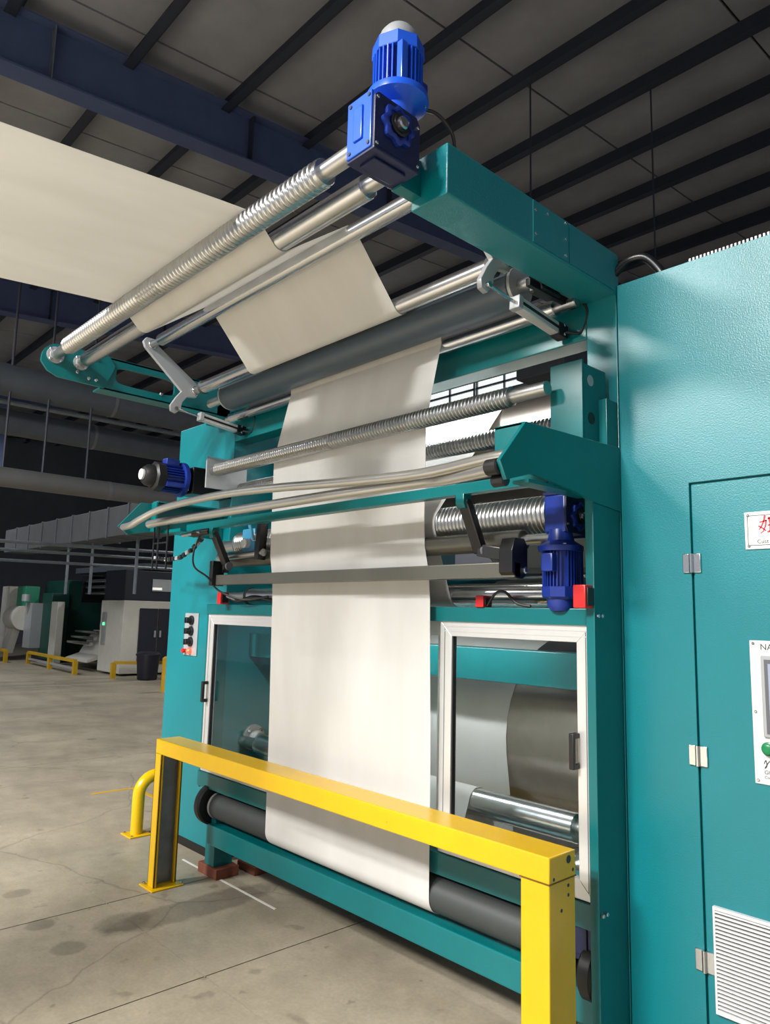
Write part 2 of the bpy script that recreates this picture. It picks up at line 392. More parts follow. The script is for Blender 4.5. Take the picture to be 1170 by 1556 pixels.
# ================================================================== CABINETS
lc = thing('side_cabinet', (-4.77, 3.7, 0), 'teal steel machine cabinet with small switch plate, behind the blue side motor', 'cabinet')
bx('body', TEAL, lc, -5.17, -4.37, 2.6, 4.9, .07, 2.972, bevel=.006)
bx('plinth', BLACKP, lc, -5.14, -4.40, 2.63, 4.87, 0, .07)
sp = bx('switch_plate', SILVER, lc, -4.905, -4.715, 2.592, 2.6, 1.283, 1.580, bevel=.003)
for z in (1.53, 1.455, 1.38):
    part('knob', BLACK, sp, lambda b: (b.lathe((-4.80, 2.592, z), (0,-1,0), [(0,.033),(.012,.033),(.014,.022),(.05,.02),(.052,.016)], 20), b.box(-4.806, -4.794, 2.535, 2.545, z-.02, z+.02)))
part('pilot_lamp', mat('red_lamp', (255, 90, 60), .3, emit=1.2), sp, lambda b: b.lathe((-4.80, 2.592, 1.315), (0,-1,0), [(0,.02),(.02,.02),(.03,.01)], 16))
part('emergency_button', RED, sp, lambda b: b.lathe((-4.865, 2.592, 1.315), (0,-1,0), [(0,.014),(.02,.014),(.022,.018),(.03,.016)], 16))

rc = thing('control_cabinet', (-.5, 3.6, 0), 'large teal control cabinet with hinged door and white louvre', 'cabinet')
bx('body', TEAL2, rc, -1.6, .75, 2.615, 4.9, 0, 2.945)
bx('frame_post', TEAL, rc, -1.6, -1.462, 2.6, 2.62, .0, 2.95, bevel=.003)
part('front_panel', TEAL, rc, lambda b: b.prism([(-1.458,0),(-1.188,0),(-1.188,2.103),(.75,2.103),(.75,2.95),(-1.458,2.95)], 1, 2.6, 2.62), bevel=.002)
bx('edge_panel', TEAL, rc, -.28, .75, 2.6, 2.62, 0, 2.095, bevel=.002)
door = bx('door', TEAL, rc, -1.181, -.288, 2.6, 2.62, .04, 2.096, bevel=.003)
for z in (1.81, 1.144, .483):
    h = part('hinge', STEEL, rc, lambda b: (b.box(-1.217, -1.189, 2.592, 2.6, z-.034, z+.034), b.box(-1.180, -1.152, 2.592, 2.6, z-.034, z+.034)), bevel=.002)
    part('pin', STEEL, h, lambda b: b.cyl((-1.1845, 2.590, z-.034), (-1.1845, 2.590, z+.034), .008, 12))
# louvre
lv = part('louvre', LOUVRE, door, lambda b: (b.box(-1.150, -.62, 2.585, 2.6, .338, .352), b.box(-1.150, -1.143, 2.585, 2.6, .352, .658), b.box(-.627, -.62, 2.585, 2.6, .352, .658), b.box(-1.150, -.62, 2.585, 2.6, .658, .668), b.box(-1.143, -.627, 2.597, 2.6, .352, .658)))
part('louvre_backing', BLACK, door, lambda b: b.box(-1.143, -.627, 2.5955, 2.597, .352, .658))
for i in range(25):
    z = .357+i*.0122
    part('slat', LOUVRE, door, lambda b: b.box(-1.143, -.627, 2.586, 2.5955, z, z+.0058), smooth=False)
# door sign
sg = bx('sign_plate', WHITEP, door, -.997, -.62, 2.595, 2.6, 1.850, 1.977, bevel=.001)
part('border_line', INK, sg, lambda b: (b.box(-.988, -.63, 2.5943, 2.595, 1.963, 1.965), b.box(-.988, -.63, 2.5943, 2.595, 1.862, 1.864), b.box(-.988, -.986, 2.5943, 2.595, 1.862, 1.965)))
for zz in (1.966, 1.861): bolt(sg, (-.985, 2.595, zz), (0,-1,0), .005, .004)
def stroke(b, pts, w0, w1):
    n = len(pts)
    for i in range(n-1):
        (x0, z0), (x1, z1) = pts[i], pts[i+1]; a0 = w0+(w1-w0)*i/(n-1); a1 = w0+(w1-w0)*(i+1)/(n-1)
        dx, dz = x1-x0, z1-z0; l = math.hypot(dx, dz); nx, nz = -dz/l, dx/l
        b.add([(x0+nx*a0,2.5943,z0+nz*a0),(x0-nx*a0,2.5943,z0-nz*a0),(x1-nx*a1,2.5943,z1-nz*a1),(x1+nx*a1,2.5943,z1+nz*a1),
               (x0+nx*a0,2.595,z0+nz*a0),(x0-nx*a0,2.595,z0-nz*a0),(x1-nx*a1,2.595,z1-nz*a1),(x1+nx*a1,2.595,z1+nz*a1)], BF)
def glyph(b):
    x, z = -.944, 1.962
    stroke(b, [(x+.014,z),(x+.010,z-.018),(x+.002,z-.036),(x-.006,z-.047)], .0032, .0015)
    stroke(b, [(x-.008,z-.034),(x+.004,z-.042),(x+.016,z-.052)], .0025, .0018)
    stroke(b, [(x+.017,z-.015),(x+.015,z-.034),(x+.008,z-.052),(x-.002,z-.060)], .003, .0012)
    stroke(b, [(x-.004,z-.022),(x+.02,z-.017)], .0022, .0018)
    stroke(b, [(x+.026,z-.006),(x+.030,z-.030),(x+.028,z-.056)], .003, .002)
    stroke(b, [(x+.022,z-.012),(x+.046,z-.006),(x+.040,z-.026)], .0024, .002)
    stroke(b, [(x+.022,z-.034),(x+.05,z-.028)], .0024, .002)
    stroke(b, [(x+.020,z-.056),(x+.052,z-.050)], .003, .002)
part('red_character', REDINK, sg, glyph, smooth=False)
text_mesh('Cust', .019, (-.958, 2.5948, 1.869), INK, sg)
# operator panel
hp = bx('operator_panel', WHITEP, door, -.999, -.56, 2.594, 2.6, 1.086, 1.546, bevel=.004)
for xx, zz in ((-.986, 1.536), (-.987, 1.315), (-.988, 1.098)): bolt(hp, (xx, 2.594, zz), (0,-1,0), .005, .004)
text_mesh('NA', .028, (-.965, 2.5938, 1.516), INK, hp)
part('screen_bezel', SILVER, hp, lambda b: b.box(-.963, -.60, 2.585, 2.594, 1.236, 1.497), bevel=.004)
part('screen_frame', DARKGREY, hp, lambda b: b.box(-.951, -.612, 2.583, 2.585, 1.248, 1.485))
part('screen', SCREEN, hp, lambda b: b.box(-.939, -.624, 2.5815, 2.583, 1.262, 1.472))
part('start_button', GREENB, hp, lambda b: b.lathe((-.951, 2.594, 1.200), (0,-1,0), [(0,.022),(.006,.022),(.008,.017),(.02,.016),(.022,.012)], 20))
part('logo_script', INK, hp, lambda b: b.tube([(-.968,2.5936,1.152),(-.962,2.5936,1.163),(-.960,2.5936,1.146),(-.966,2.5936,1.138),(-.954,2.5936,1.158),(-.948,2.5936,1.162),(-.946,2.5936,1.150)], .0014, 6))
text_mesh('GU', .017, (-.968, 2.5938, 1.120), INK, hp)
text_mesh('Con', .012, (-.968, 2.5938, 1.106), INK, hp)
# toothed cable tray edge on top
tr = part('cable_tray', SILVER, rc, lambda b: b.box(-1.16, .7, 2.64, 2.80, 2.945, 2.955))
part('tray_teeth', SILVER, rc, lambda b: [b.box(-1.16+i*.014, -1.153+i*.014, 2.602, 2.625, 2.95, 2.961) for i in range(130)], smooth=False)
tag(part('cable_hose', BLACKP, None, lambda b: b.tube([(-1.53,2.56,2.93),(-1.475,2.60,3.00),(-1.43,2.64,3.06),(-1.365,2.66,3.06),(-1.31,2.68,2.99),(-1.30,2.68,2.945)], .018, 12)), 'thick grey cable hose arching onto the control cabinet top', 'hose')

# ================================================================== FRAME
tag(bx('upper_crossbeam', TEAL2, None, -4.37, -1.6, 2.60, 2.72, 2.76, 2.96, bevel=.005), 'teal upper crossbeam behind the rollers joining both cabinets', 'beam')
ra = thing('boom_arm', (-1.55, 2.1, 2.915), 'dark teal boxed boom arm with screwed cover plates under the upright blue gearmotor', 'arm')
bx('beam', TEAL, ra, -1.62, -1.46, 1.579, 2.62, 2.915, 3.09, bevel=.005)
bx('cover_plate', TEAL, ra, -1.46, -1.457, 2.03, 2.25, 2.925, 3.085)
bx('cover_plate', TEAL, ra, -1.46, -1.457, 2.26, 2.58, 2.925, 3.085)
for y, z in ((2.045,3.05),(2.045,2.96),(2.12,3.065),(2.235,3.075),(2.235,2.945),(2.235,3.01)): bolt(ra, (-1.457, y, z), (1,0,0), .006, .004)
part('mounting_block', TEAL2, ra, lambda b: b.box(-1.62, -1.575, 1.49, 1.579, 2.95, 3.05))
# left boom with slot
la = thing('slotted_boom_arm', (-4.45, 2.0, 2.95), 'teal boom arm plate with long slot and rounded nose beside the open aisle', 'arm')
def ring(n, cy, cz, hy, hz, rnd):
    pts = []
    for k in range(n):
        th = 2*PI*k/n; c, s = math.cos(th), math.sin(th)
        e = 2/rnd; pts.append((cy+hy*math.copysign(abs(c)**e, c), cz+hz*math.copysign(abs(s)**e, s)))
    return pts
n = 40
outer = []
for k in range(n):
    th = 2*PI*k/n; c, s = math.cos(th), math.sin(th)
    outer.append((2.13+.47*math.copysign(abs(c)**.15, c), 3.053+.105*math.copysign(abs(s)**.15, s)))
hole = ring(n, 1.975, 3.055, .20, .055, 5)
part('side_plate', TEAL2, la, lambda b: (b.prism(outer, 0, -4.47, -4.45, hole),))
part('nose_plate', TEAL2, la, lambda b: b.prism([(1.32+.0,3.03)]+[(1.42+.1*math.cos(t), 3.055+.1*math.sin(t)) for t in [PI*1.0, PI*.9, PI*.8, PI*.7, PI*.6, PI*.5]]+[(1.72,3.155),(1.76,3.10),(1.70,2.95),(1.42,2.955),(1.36,2.98)], 0, -4.449, -4.43))
part('top_flange', TEAL2, la, lambda b: b.box(-4.56, -4.45, 1.68, 2.6, 3.147, 3.16))
part('bottom_flange', TEAL2, la, lambda b: b.box(-4.56, -4.45, 1.68, 2.6, 2.945, 2.957))
part('mount_bracket', TEAL2, la, lambda b: b.box(-4.6, -4.45, 2.5, 2.75, 2.9, 3.16))
for y, z in ((1.60,3.12),(1.645,3.12),(1.60,2.985),(1.645,2.985),(1.53,3.01),(2.08,3.0)): bolt(la, (-4.43 if y < 1.7 else -4.45, y, z), (1,0,0), .012, .01)

# ================================================================== ROLLERS
def roller(name, x0, x1, y, z, r, m, label, cat='roller', group=None, sh=.5, xs=None, thread=None, bearing=True, collar=None, shm=None):
    t = thing(name, ((x0+x1)/2, y, z-r), label, cat, group)
    if thread:
        amp, pitch = thread
        part('threaded_barrel', m, t, lambda b: b.helix(x0, x1, y, z, r, amp, pitch, 20), ang=60)
    else:
        part('barrel', m, t, lambda b: b.cyl((x0,y,z), (x1,y,z), r, 32, bev=.003))
    if xs:
        part('shaft', shm or SATIN, t, lambda b: b.cyl((xs[0],y,z), (x0+.001,y,z), r*sh, 20))
        part('shaft', shm or SATIN, t, lambda b: b.cyl((x1-.001,y,z), (xs[1],y,z), r*sh, 20))
    if collar:
        part('end_collar', collar, t, lambda b: b.cyl((x1-.002,y,z), (x1+.02,y,z), r*1.1, 24, bev=.003))
        part('end_collar', collar, t, lambda b: b.cyl((x0-.02,y,z), (x0+.002,y,z), r*1.1, 24, bev=.003))
    return t
def flange(parent, x, y, z, r, m=None, nb=4, h=.02, br=.01):
    part('bearing', m or SILVER, parent, lambda b: b.lathe((x,y,z), (1,0,0), [(0,r),(h*.5,r),(h*.6,r*.7),(h,r*.66)], 24))
    for k in range(nb):
        th = PI/4+2*PI*k/nb; bolt(parent, (x+h*.5, y+r*.84*math.cos(th), z+r*.84*math.sin(th)), (1,0,0), br, .01)
R1 = roller('spiral_roller', -4.20, -1.87, 1.395, 3.080, .043, SATIN, 'spiral grooved steel roller driven by the upright blue gearmotor', xs=(-4.43,-1.62), sh=.68, thread=(.014,.028), collar=STEEL)
flange(R1, -4.43, 1.395, 3.08, .05)
R2 = roller('guide_roller', -4.33, -1.80, 1.545, 3.070, .043, STEEL, 'smooth bright roller just behind the gearmotor driven spiral roller', xs=(-4.43,-1.60), sh=.62)
flange(R2, -4.43, 1.545, 3.07, .045)
R3 = roller('guide_roller', -4.12, -1.80, 1.905, 3.235, .036, STEEL, 'bright roller held at the upper ends of two swing levers', xs=(-4.25,-1.70), sh=.55)
R3b = roller('guide_roller', -4.12, -1.80, 2.215, 3.010, .040, STEEL, 'bright roller on the swing levers, pressing the cloth beside dark roller', xs=(-4.25,-1.65), sh=.6, collar=RUBBER)
R4 = roller('rubber_roller', -4.10, -1.80, 2.395, 2.985, .088, RUBBER2, 'thick blue grey rubber covered roller beneath the boom arms', xs=(-4.36,-1.61), sh=.35)
part('end_disc', SILVER, R4, lambda b: b.cyl((-1.80,2.395,2.985), (-1.785,2.395,2.985), .082, 32))
part('end_disc', SILVER, R4, lambda b: b.cyl((-4.115,2.395,2.985), (-4.10,2.395,2.985), .09, 32))
R5 = roller('guide_roller', -4.30, -1.70, 2.53, 2.905, .036, STEEL, 'bright slim roller under the rubber roller and against upper crossbeam', xs=(-4.36,-1.60), sh=.6)
R6 = roller('spiral_roller', -4.12, -1.79, 2.345, 2.495, .036, SATIN, 'spiral grooved roller in front of the hanging cloth above bowed bars', xs=(-4.20,-1.62), sh=.8, thread=(.014,.020))
R7 = roller('spiral_roller', -4.2, -1.72, 2.575, 2.405, .036, SATIN, 'spiral grooved roller behind the hanging cloth above bowed bars', xs=(-4.37,-1.61), sh=.6, thread=(.014,.020))
R8 = roller('spiral_roller', -4.1, -1.72, 2.545, 2.025, .078, SATIN, 'thick spiral grooved drive roller beside the hanging blue gearmotor', xs=(-4.37,-1.62), sh=.5, thread=(.012,.022))
R8b = roller('guide_roller', -4.05, -1.80, 2.435, 1.915, .043, GREYB, 'dull grey roller just behind the cloth under the thick spiral roller', xs=(-4.2,-1.66), sh=.5)
R10 = roller('chrome_roller', -4.1, -1.70, 2.63, 1.70, .052, STEEL, 'mirror bright roller above the window frame top rail', xs=(-4.37,-1.52), sh=.5, collar=BLACK)
RB = roller('rubber_roller', -4.13, -1.60, 2.495, .415, .078, RUBBER, 'dark rubber bottom roller above the base beam', xs=(-4.36,-1.5), sh=.4)
part('end_ring', SILVER, RB, lambda b: b.cyl((-4.15,2.495,.415), (-4.13,2.495,.415), .079, 32))
part('end_flange', BLACK, RB, lambda b: b.cyl((-4.24,2.495,.415), (-4.18,2.495,.415), .125, 32, bev=.01))
part('end_flange', BLACK, RB, lambda b: b.cyl((-1.56,2.495,.36), (-1.50,2.495,.36), .10, 32, bev=.01))
# inside the machine
D1 = roller('drying_drum', -4.2, -1.62, 3.50, 1.00, .50, DRUMM, 'large dull steel drying drum behind the sliding windows', 'drum', xs=(-4.37,-1.60), sh=.2)
D2 = roller('drying_drum', -4.2, -1.62, 3.32, 2.45, .42, DRUMM, 'steel drum high inside the machine behind the right hand post', 'drum', xs=(-4.37,-1.60), sh=.2)
RC = roller('chrome_roller', -4.15, -1.78, 2.78, .745, .062, STEEL, 'mirror bright roller low behind the window glass', xs=(-4.37,-1.60), sh=.55)
RE = roller('spiral_roller', -4.15, -1.78, 2.84, .58, .045, SATIN, 'spiral grooved roller low behind the window glass', xs=(-4.37,-1.60), sh=.55, thread=(.014,.022))
RG = roller('guide_roller', -4.15, -1.78, 3.02, .44, .042, STEEL, 'plain low roller under the front of the large drum', xs=(-4.37,-1.60), sh=.55)
RF = roller('guide_roller', -4.2, -1.7, 4.45, 1.9, .06, STEEL, 'plain return roller deep inside the machine behind both drums', xs=(-4.37,-1.60), sh=.5)
tag(bx('inner_crossbeam', TEAL2, None, -4.37, -1.6, 2.80, 2.90, 1.30, 1.455, bevel=.004), 'teal crossbeam behind the glass in front of the large drum', 'beam')
tag(bx('lower_crossbeam', TEAL2, None, -4.37, -1.6, 2.66, 2.72, .46, .60, bevel=.004), 'low teal crossbeam between the window frame and the bottom roller', 'beam')

# ================================================================== CLOTH
def web_path():
    """tangent polyline round circles; dirn +1 = counter clockwise in (y,z), -1 = clockwise"""
    seq = [(-2.6, 2.93, 0, 0), (-.75, 2.985, 0, 0), (1.395, 3.080, .052, -1), (1.545, 3.070, .046, 1), (1.905, 3.235, .039, -1), (2.215, 3.010, .043, 1),
           (2.395, 2.985, .091, -1), (2.53, 2.905, .039, 1), (2.345, 2.495, .046, -1), (2.435, 1.915, .046, 1),
           (2.495, .415, .081, 1), (2.78, .745, .065, -1), (3.02, .44, .045, 1), (3.50, 1.00, .503, -1), (4.45, 1.9, .063, 1), (3.32, 2.45, .423, 1), (2.545, 2.025, .088, 1), (2.63, 1.70, .055, 1), (3.3, 1.60, 0, 0)]
    pts = []; tp = []
    def tangent(a, b):
        # directed line touching circles a and b, each on its own side
        ca = Vector(a[:2]); cb = Vector(b[:2]); d = cb-ca; L = d.length; d = d/L
        nl = Vector((-d.y, d.x))
        sa = a[2]*a[3]; sb = b[2]*b[3]     # centre lies at signed distance s to the left of the line
        k = (sb-sa)/L
        c = math.sqrt(max(0, 1-k*k))
        t = d*c - nl*k                      # line direction
        n = Vector((-t.y, t.x))
        return ca-n*sa, cb-n*sb
    seg = [tangent(seq[i], seq[i+1]) for i in range(len(seq)-1)]
    pts.append(seg[0][0])
    for i in range(1, len(seq)-1):
        cin = seg[i-1][1]; cout = seg[i][0]; y, z, r, s = seq[i]
        if r == 0: pts.append(cin); continue
        a0 = math.atan2(cin.y-z, cin.x-y); a1 = math.atan2(cout.y-z, cout.x-y)
        da = a1-a0
        while da*s < -1e-6: da += 2*PI*s
        if abs(da) > 2*PI-.3: da = 0
        k = max(1, int(abs(da)/.16))
        for j in range(k+1): a = a0+da*j/k; pts.append(Vector((y+r*math.cos(a), z+r*math.sin(a))))
    pts.append(seg[-1][1])
    return pts
def make_web():
    pts = web_path(); fine = []
    for i in range(len(pts)-1):
        p, q = pts[i], pts[i+1]; L = (q-p).length; k = max(1, int(L/.12))
        for j in range(k): fine.append(p.lerp(q, j/k))
    fine.append(pts[-1])
    NX = 16; X0, X1 = -3.56, -2.325; th = .0012; b = MB(); n = len(fine); vs = []
    def nrm(i):
        t = (fine[min(i+1,n-1)]-fine[max(i-1,0)]).normalized(); return Vector((-t.y, t.x))
    s = 0
    for side in (0, 1):
        for i, p in enumerate(fine):
            q = p + nrm(i)*(th*side)
            sag = 0
            if p.x < 1.3 and i < 40: sag = -.02*math.sin(PI*max(0, min(1, (1.3-p.x)/3.9)))
            dr = .045*max(0, min(1, (1.95-p.y)/.2)) if p.x < 2.6 and i < n*.75 else 0
            for k in range(NX+1):
                u = k/NX; ew = .003*math.sin(p.y*5+p.x*4+u*9)
                vs.append((X0+(X1-X0)*u+ew*(.5-u)*2+dr, q.x, q.y+sag))
    st = n*(NX+1); W = NX+1; fs = []
    for i in range(n-1):
        for k in range(NX):
            a = i*W+k; fs.append((a, a+1, a+W+1, a+W)); fs.append((st+a, st+a+W, st+a+W+1, st+a+1))
        for k in (0, NX): a = i*W+k; fs.append((a, a+W, st+a+W, st+a))
    b.add(vs, fs); return b.build('fabric_web', FABRIC, None)
tag(make_web(), 'long off-white cloth web threaded over the rollers and hanging down the machine', 'cloth')

# ================================================================== SWING LEVERS AND AIR CYLINDERS
def lever_poly(dy=0):
    return [(1.865,3.275),(1.925,3.275),(1.95,3.235),(2.225,3.055),(2.245,3.01),(2.225,2.965),(2.16,2.955),(2.13,2.915),(2.12,2.865),(2.09,2.835),(2.055,2.845),(2.05,2.88),(2.085,2.94),(2.12,2.985),(1.86,3.21),(1.845,3.245)]
for X, lab in ((-4.25, 'silver grey swing lever plate beside the slotted boom arm'), (-1.725, 'silver grey swing lever plate under the boxed boom arm')):
    t = thing('swing_lever', (X, 2.05, 2.835), lab, 'lever')
    part('plate', SILVER, t, lambda b: b.prism(lever_poly(), 0, X-.012, X+.012), bevel=.003)
    for (y, z) in ((1.905,3.235),(2.215,3.01)):
        part('hub', STEEL, t, lambda b: b.cyl((X+.008,y,z), (X+.022,y,z), .028, 20, bev=.003))
    part('clevis_pin', STEEL, t, lambda b: b.cyl((X-.02,2.085,2.862), (X+.03,2.085,2.862), .012, 12))
    lab2 = 'aluminium air cylinder pushing the swing lever beside the ' + ('slotted boom arm' if X < -3 else 'boxed boom arm end')
    c = thing('air_cylinder', (X+.02, 2.35, 2.80), lab2, 'cylinder')
    part('piston_rod', STEEL, c, lambda b: b.cyl((X+.02,2.085,2.862), (X+.02,2.26,2.842), .007, 10))
    part('tube', ALU, c, lambda b: b.bar((X+.02,2.255,2.843), (X+.02,2.53,2.812), .045, .05), bevel=.006)
    part('groove', BLACK, c, lambda b: b.bar((X+.0435,2.27,2.841), (X+.0435,2.52,2.813), .003, .012))
    part('end_cap', BLACKP, c, lambda b: b.bar((X+.02,2.52,2.813), (X+.02,2.585,2.806), .052, .058), bevel=.004)
    part('front_cap', SILVER, c, lambda b: b.bar((X+.02,2.245,2.844), (X+.02,2.275,2.841), .05, .055), bevel=.004)
    for dz in (-.02, .02): bolt(c, (X+.048, 2.552, 2.81+dz), (1,0,0), .007, .006)
    part('air_hose', BLACK, c, lambda b: b.tube([(X+.05,2.56,2.80),(X+.10,2.60,2.80),(X+.13,2.60,2.88),(X+.10,2.58,2.95)], .006, 8))
# bearing clutter at the right ends of the rubber roller
t = thing('bearing_block', (-1.67, 2.40, 2.9), 'black bearing block with chrome shaft clamps under the boxed boom arm end', 'bearing')
part('housing', BLACKP, t, lambda b: b.box(-1.70, -1.63, 2.33, 2.46, 2.905, 3.02), bevel=.008)
part('ring', STEEL, t, lambda b: b.cyl((-1.63,2.395,2.985), (-1.61,2.395,2.985), .045, 20, bev=.004))
part('clamp', SATIN, t, lambda b: b.cyl((-1.64,2.30,2.96), (-1.60,2.30,2.96), .03, 16, bev=.004))
part('bracket', BLACKP, t, lambda b: b.box(-1.66, -1.64, 2.26, 2.58, 2.90, 2.93))
for y in (2.28, 2.36, 2.46): bolt(t, (-1.63, y, 2.935), (1,0,0), .011, .014)

# ================================================================== GEARMOTORS
def gearmotor(name, at, rot, label, m, m2, L=.24, sc=1.0, dome=True, box=True, domem=None):
    """local frame: output shaft along +X at the origin, motor axis along +Z"""
    t = thing(name, at, label, 'motor', None)
    G = Matrix.Translation(at) @ rot @ Matrix.Scale(sc, 4)
    def P(nm, mm, fn, par=None, bevel=0, ang=35):
        b = MB(); fn(b); b.v = [tuple(G @ Vector(v)) for v in b.v]
        return b.build(nm, mm, par or t, bevel, ang=ang)
    if box:
        P('gearbox', m, lambda b: b.box(-.12, -.008, -.085, .095, -.095, .075), bevel=.008)
        fp = P('face_plate', SHADE_NAVY, lambda b: b.prism([(-.09,-.1),(.1,-.1),(.1,.05),(.085,.075),(-.075,.08),(-.09,.065)], 0, -.01, 0), bevel=.002)
        P('side_plate', m, lambda b: (b.box(-.12, -.01, -.096, -.085, -.10, .085), b.box(-.085, -.045, -.103, -.095, -.06, .05)), bevel=.003)
        P('foot_plate', SHADE_NAVY, lambda b: (b.box(-.125, 0, -.09, .1, -.108, -.094), b.box(-.10, -.03, -.06, .07, -.116, -.107)), bevel=.003)
        P('output_flange', m2, lambda b: b.lathe((0,0,0), (1,0,0), [(0,.060),(.012,.060),(.015,.052),(.015,.044),(.010,.042)], 64, scal=lambda th: 1+.10*math.cos(8*th)))
        P('output_hub', BLACKP, lambda b: b.lathe((0,0,0), (1,0,0), [(0,.036),(.018,.036),(.020,.028),(.024,.028)], 28))
        P('shaft_end', STEEL, lambda b: b.lathe((0,0,0), (1,0,0), [(0,.02),(.032,.02),(.036,.015)], 20))
        for y, z in ((-.08,-.09),(-.08,.06),(.088,-.09),(.088,.04)):
            b = MB().lathe((0,y,z), (1,0,0), [(0,.006),(.004,.006),(.005,.004)], 6); b.v = [tuple(G @ Vector(v)) for v in b.v]; b.build('bolt', STEEL, t)
        for x, z in ((-.105,-.085),(-.105,.07),(-.02,-.085),(-.02,.07)):
            b = MB().lathe((x,-.096,z), (0,-1,0), [(0,.006),(.003,.006)], 8); b.v = [tuple(G @ Vector(v)) for v in b.v]; b.build('bolt', BLACK, t)
    cx, cy = -.06, .055
    P('motor_flange', m, lambda b: b.lathe((cx,cy,.06), (0,0,1), [(0,.05),(.05,.06),(.075,.1),(.085,.1),(.098,.098),(.1,.08)], 32))
    for k in range(4):
        th = PI/4+k*PI/2; p = (cx+.085*math.cos(th), cy+.085*math.sin(th), .128)
        b = MB().lathe(p, (0,0,1), [(0,.009),(.01,.009)], 6); b.v = [tuple(G @ Vector(v)) for v in b.v]; b.build('bolt', STEEL, t)
    P('motor_body', m2, lambda b: b.lathe((cx,cy,.15), (0,0,1), [(0,.066),(L*.6,.066)], 28))
    def fins(b):
        for k in range(32):
            th = 2*PI*k/32; c, s = math.cos(th), math.sin(th)
            if k % 8 == 4: continue
            b.bar((cx+.07*c, cy+.07*s, .155), (cx+.07*c, cy+.07*s, .145+L*.6), .004, .022, up=(c, s, 0))
    P('cooling_fins', m, fins)
    P('terminal_box', m2, lambda b: b.box(cx-.03, cx+.03, cy+.06, cy+.11, .17, .25), bevel=.006)
    P('label_plate', m, lambda b: b.box(cx+.055, cx+.079, cy-.058, cy-.034, .155, .145+L*.6), bevel=.003)
    zt = .145+L*.6
    P('fan_cowl', m if domem is None else domem, lambda b: b.lathe((cx,cy,zt), (0,0,1), [(0,.083),(.002,.085),(.045,.083),(.055,.07)], 8, ), ang=30)
    P('fan_dome', SILVER if domem is None else domem, lambda b: b.lathe((cx,cy,zt+.05), (0,0,1), [(0,.062),(.035,.06),(.055,.045),(.06,.02)], 24))
    if domem is BLACK:
        P('fan_hub', WHITEP, lambda b: b.lathe((cx,cy,zt+.10), (0,0,1), [(0,.03),(.02,.03),(.022,.02)], 16))
    return t
I4 = Matrix.Identity(4)
g1 = gearmotor('gearmotor', (-1.50, 1.395, 3.066), I4, 'bright blue upright gearmotor at the end of the boxed boom arm', BLUE, NAVY)
tag(part('motor_cable', BLACK, None, lambda b: b.tube([(-1.54,1.50,3.20),(-1.50,1.56,3.20),(-1.48,1.62,3.15),(-1.50,1.66,3.09)], .006, 8)), 'thin black cable from the upright gearmotor to boom arm', 'cable')
# hanging motor at the thick spiral roller: flipped, motor pointing down
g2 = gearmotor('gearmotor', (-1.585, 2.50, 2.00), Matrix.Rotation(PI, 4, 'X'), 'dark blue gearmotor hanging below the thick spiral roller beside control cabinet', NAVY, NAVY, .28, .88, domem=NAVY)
# sideways motor at left: motor axis along -X
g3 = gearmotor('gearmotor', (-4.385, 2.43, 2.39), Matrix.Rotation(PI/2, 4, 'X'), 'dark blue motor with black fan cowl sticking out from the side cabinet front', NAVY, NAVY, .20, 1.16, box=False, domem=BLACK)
part('gearbox', BLACKP, g3, lambda b: b.box(-4.54, -4.36, 2.30, 2.60, 2.36, 2.54), bevel=.01)
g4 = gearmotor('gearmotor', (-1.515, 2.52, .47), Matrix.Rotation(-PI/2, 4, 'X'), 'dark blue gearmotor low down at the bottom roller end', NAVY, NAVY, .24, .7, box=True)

# ================================================================== RIGHT UPPER POST AND SPREADER
po = thing('roller_post', (-1.57, 2.5, 2.2), 'teal channel post with round holes carrying the front spiral roller end', 'post')
part('front_plate', TEAL2, po, lambda b: b.box(-1.645, -1.50, 2.40, 2.412, 2.2, 2.60), bevel=.002)
part('side_plate', TEAL2, po, lambda b: b.box(-1.512, -1.50, 2.412, 2.57, 2.2, 2.585))
part('hole', BLACK, po, lambda b: b.lathe((-1.4995, 2.462, 2.375), (1,0,0), [(0,.024),(.0006,.024)], 24))
part('hole', SILVER, po, lambda b: b.lathe((-1.4995, 2.458, 2.525), (1,0,0), [(0,.022),(.0006,.022)], 24))
part('packing_block', TEAL2, po, lambda b: b.box(-1.50, -1.465, 2.515, 2.6, 2.2, 2.46), bevel=.002)
# side plate down the right edge of the opening
tag(part('side_frame_plate', TEAL2, None, lambda b: b.box(-1.50, -1.464, 2.405, 2.6, .10, 2.19), bevel=.003), 'narrow dark teal upright plate beside the control cabinet and window frame', 'frame')
# left roller bracket
t = thing('roller_bracket', (-4.2, 2.45, 2.37), 'pale grey bent bracket on the side cabinet holding the front spiral roller', 'bracket')
part('plate', SILVER, t, lambda b: b.box(-4.20, -4.188, 2.30, 2.60, 2.38, 2.56), bevel=.002)
part('wing', SILVER, t, lambda b: b.box(-4.37, -4.20, 2.588, 2.6, 2.38, 2.62))
part('top_wing', SILVER, t, lambda b: b.add([(-4.37,2.40,2.62),(-4.19,2.30,2.56),(-4.19,2.59,2.56),(-4.37,2.59,2.62),(-4.37,2.40,2.628),(-4.19,2.30,2.568),(-4.19,2.59,2.568),(-4.37,2.59,2.628)], BF))

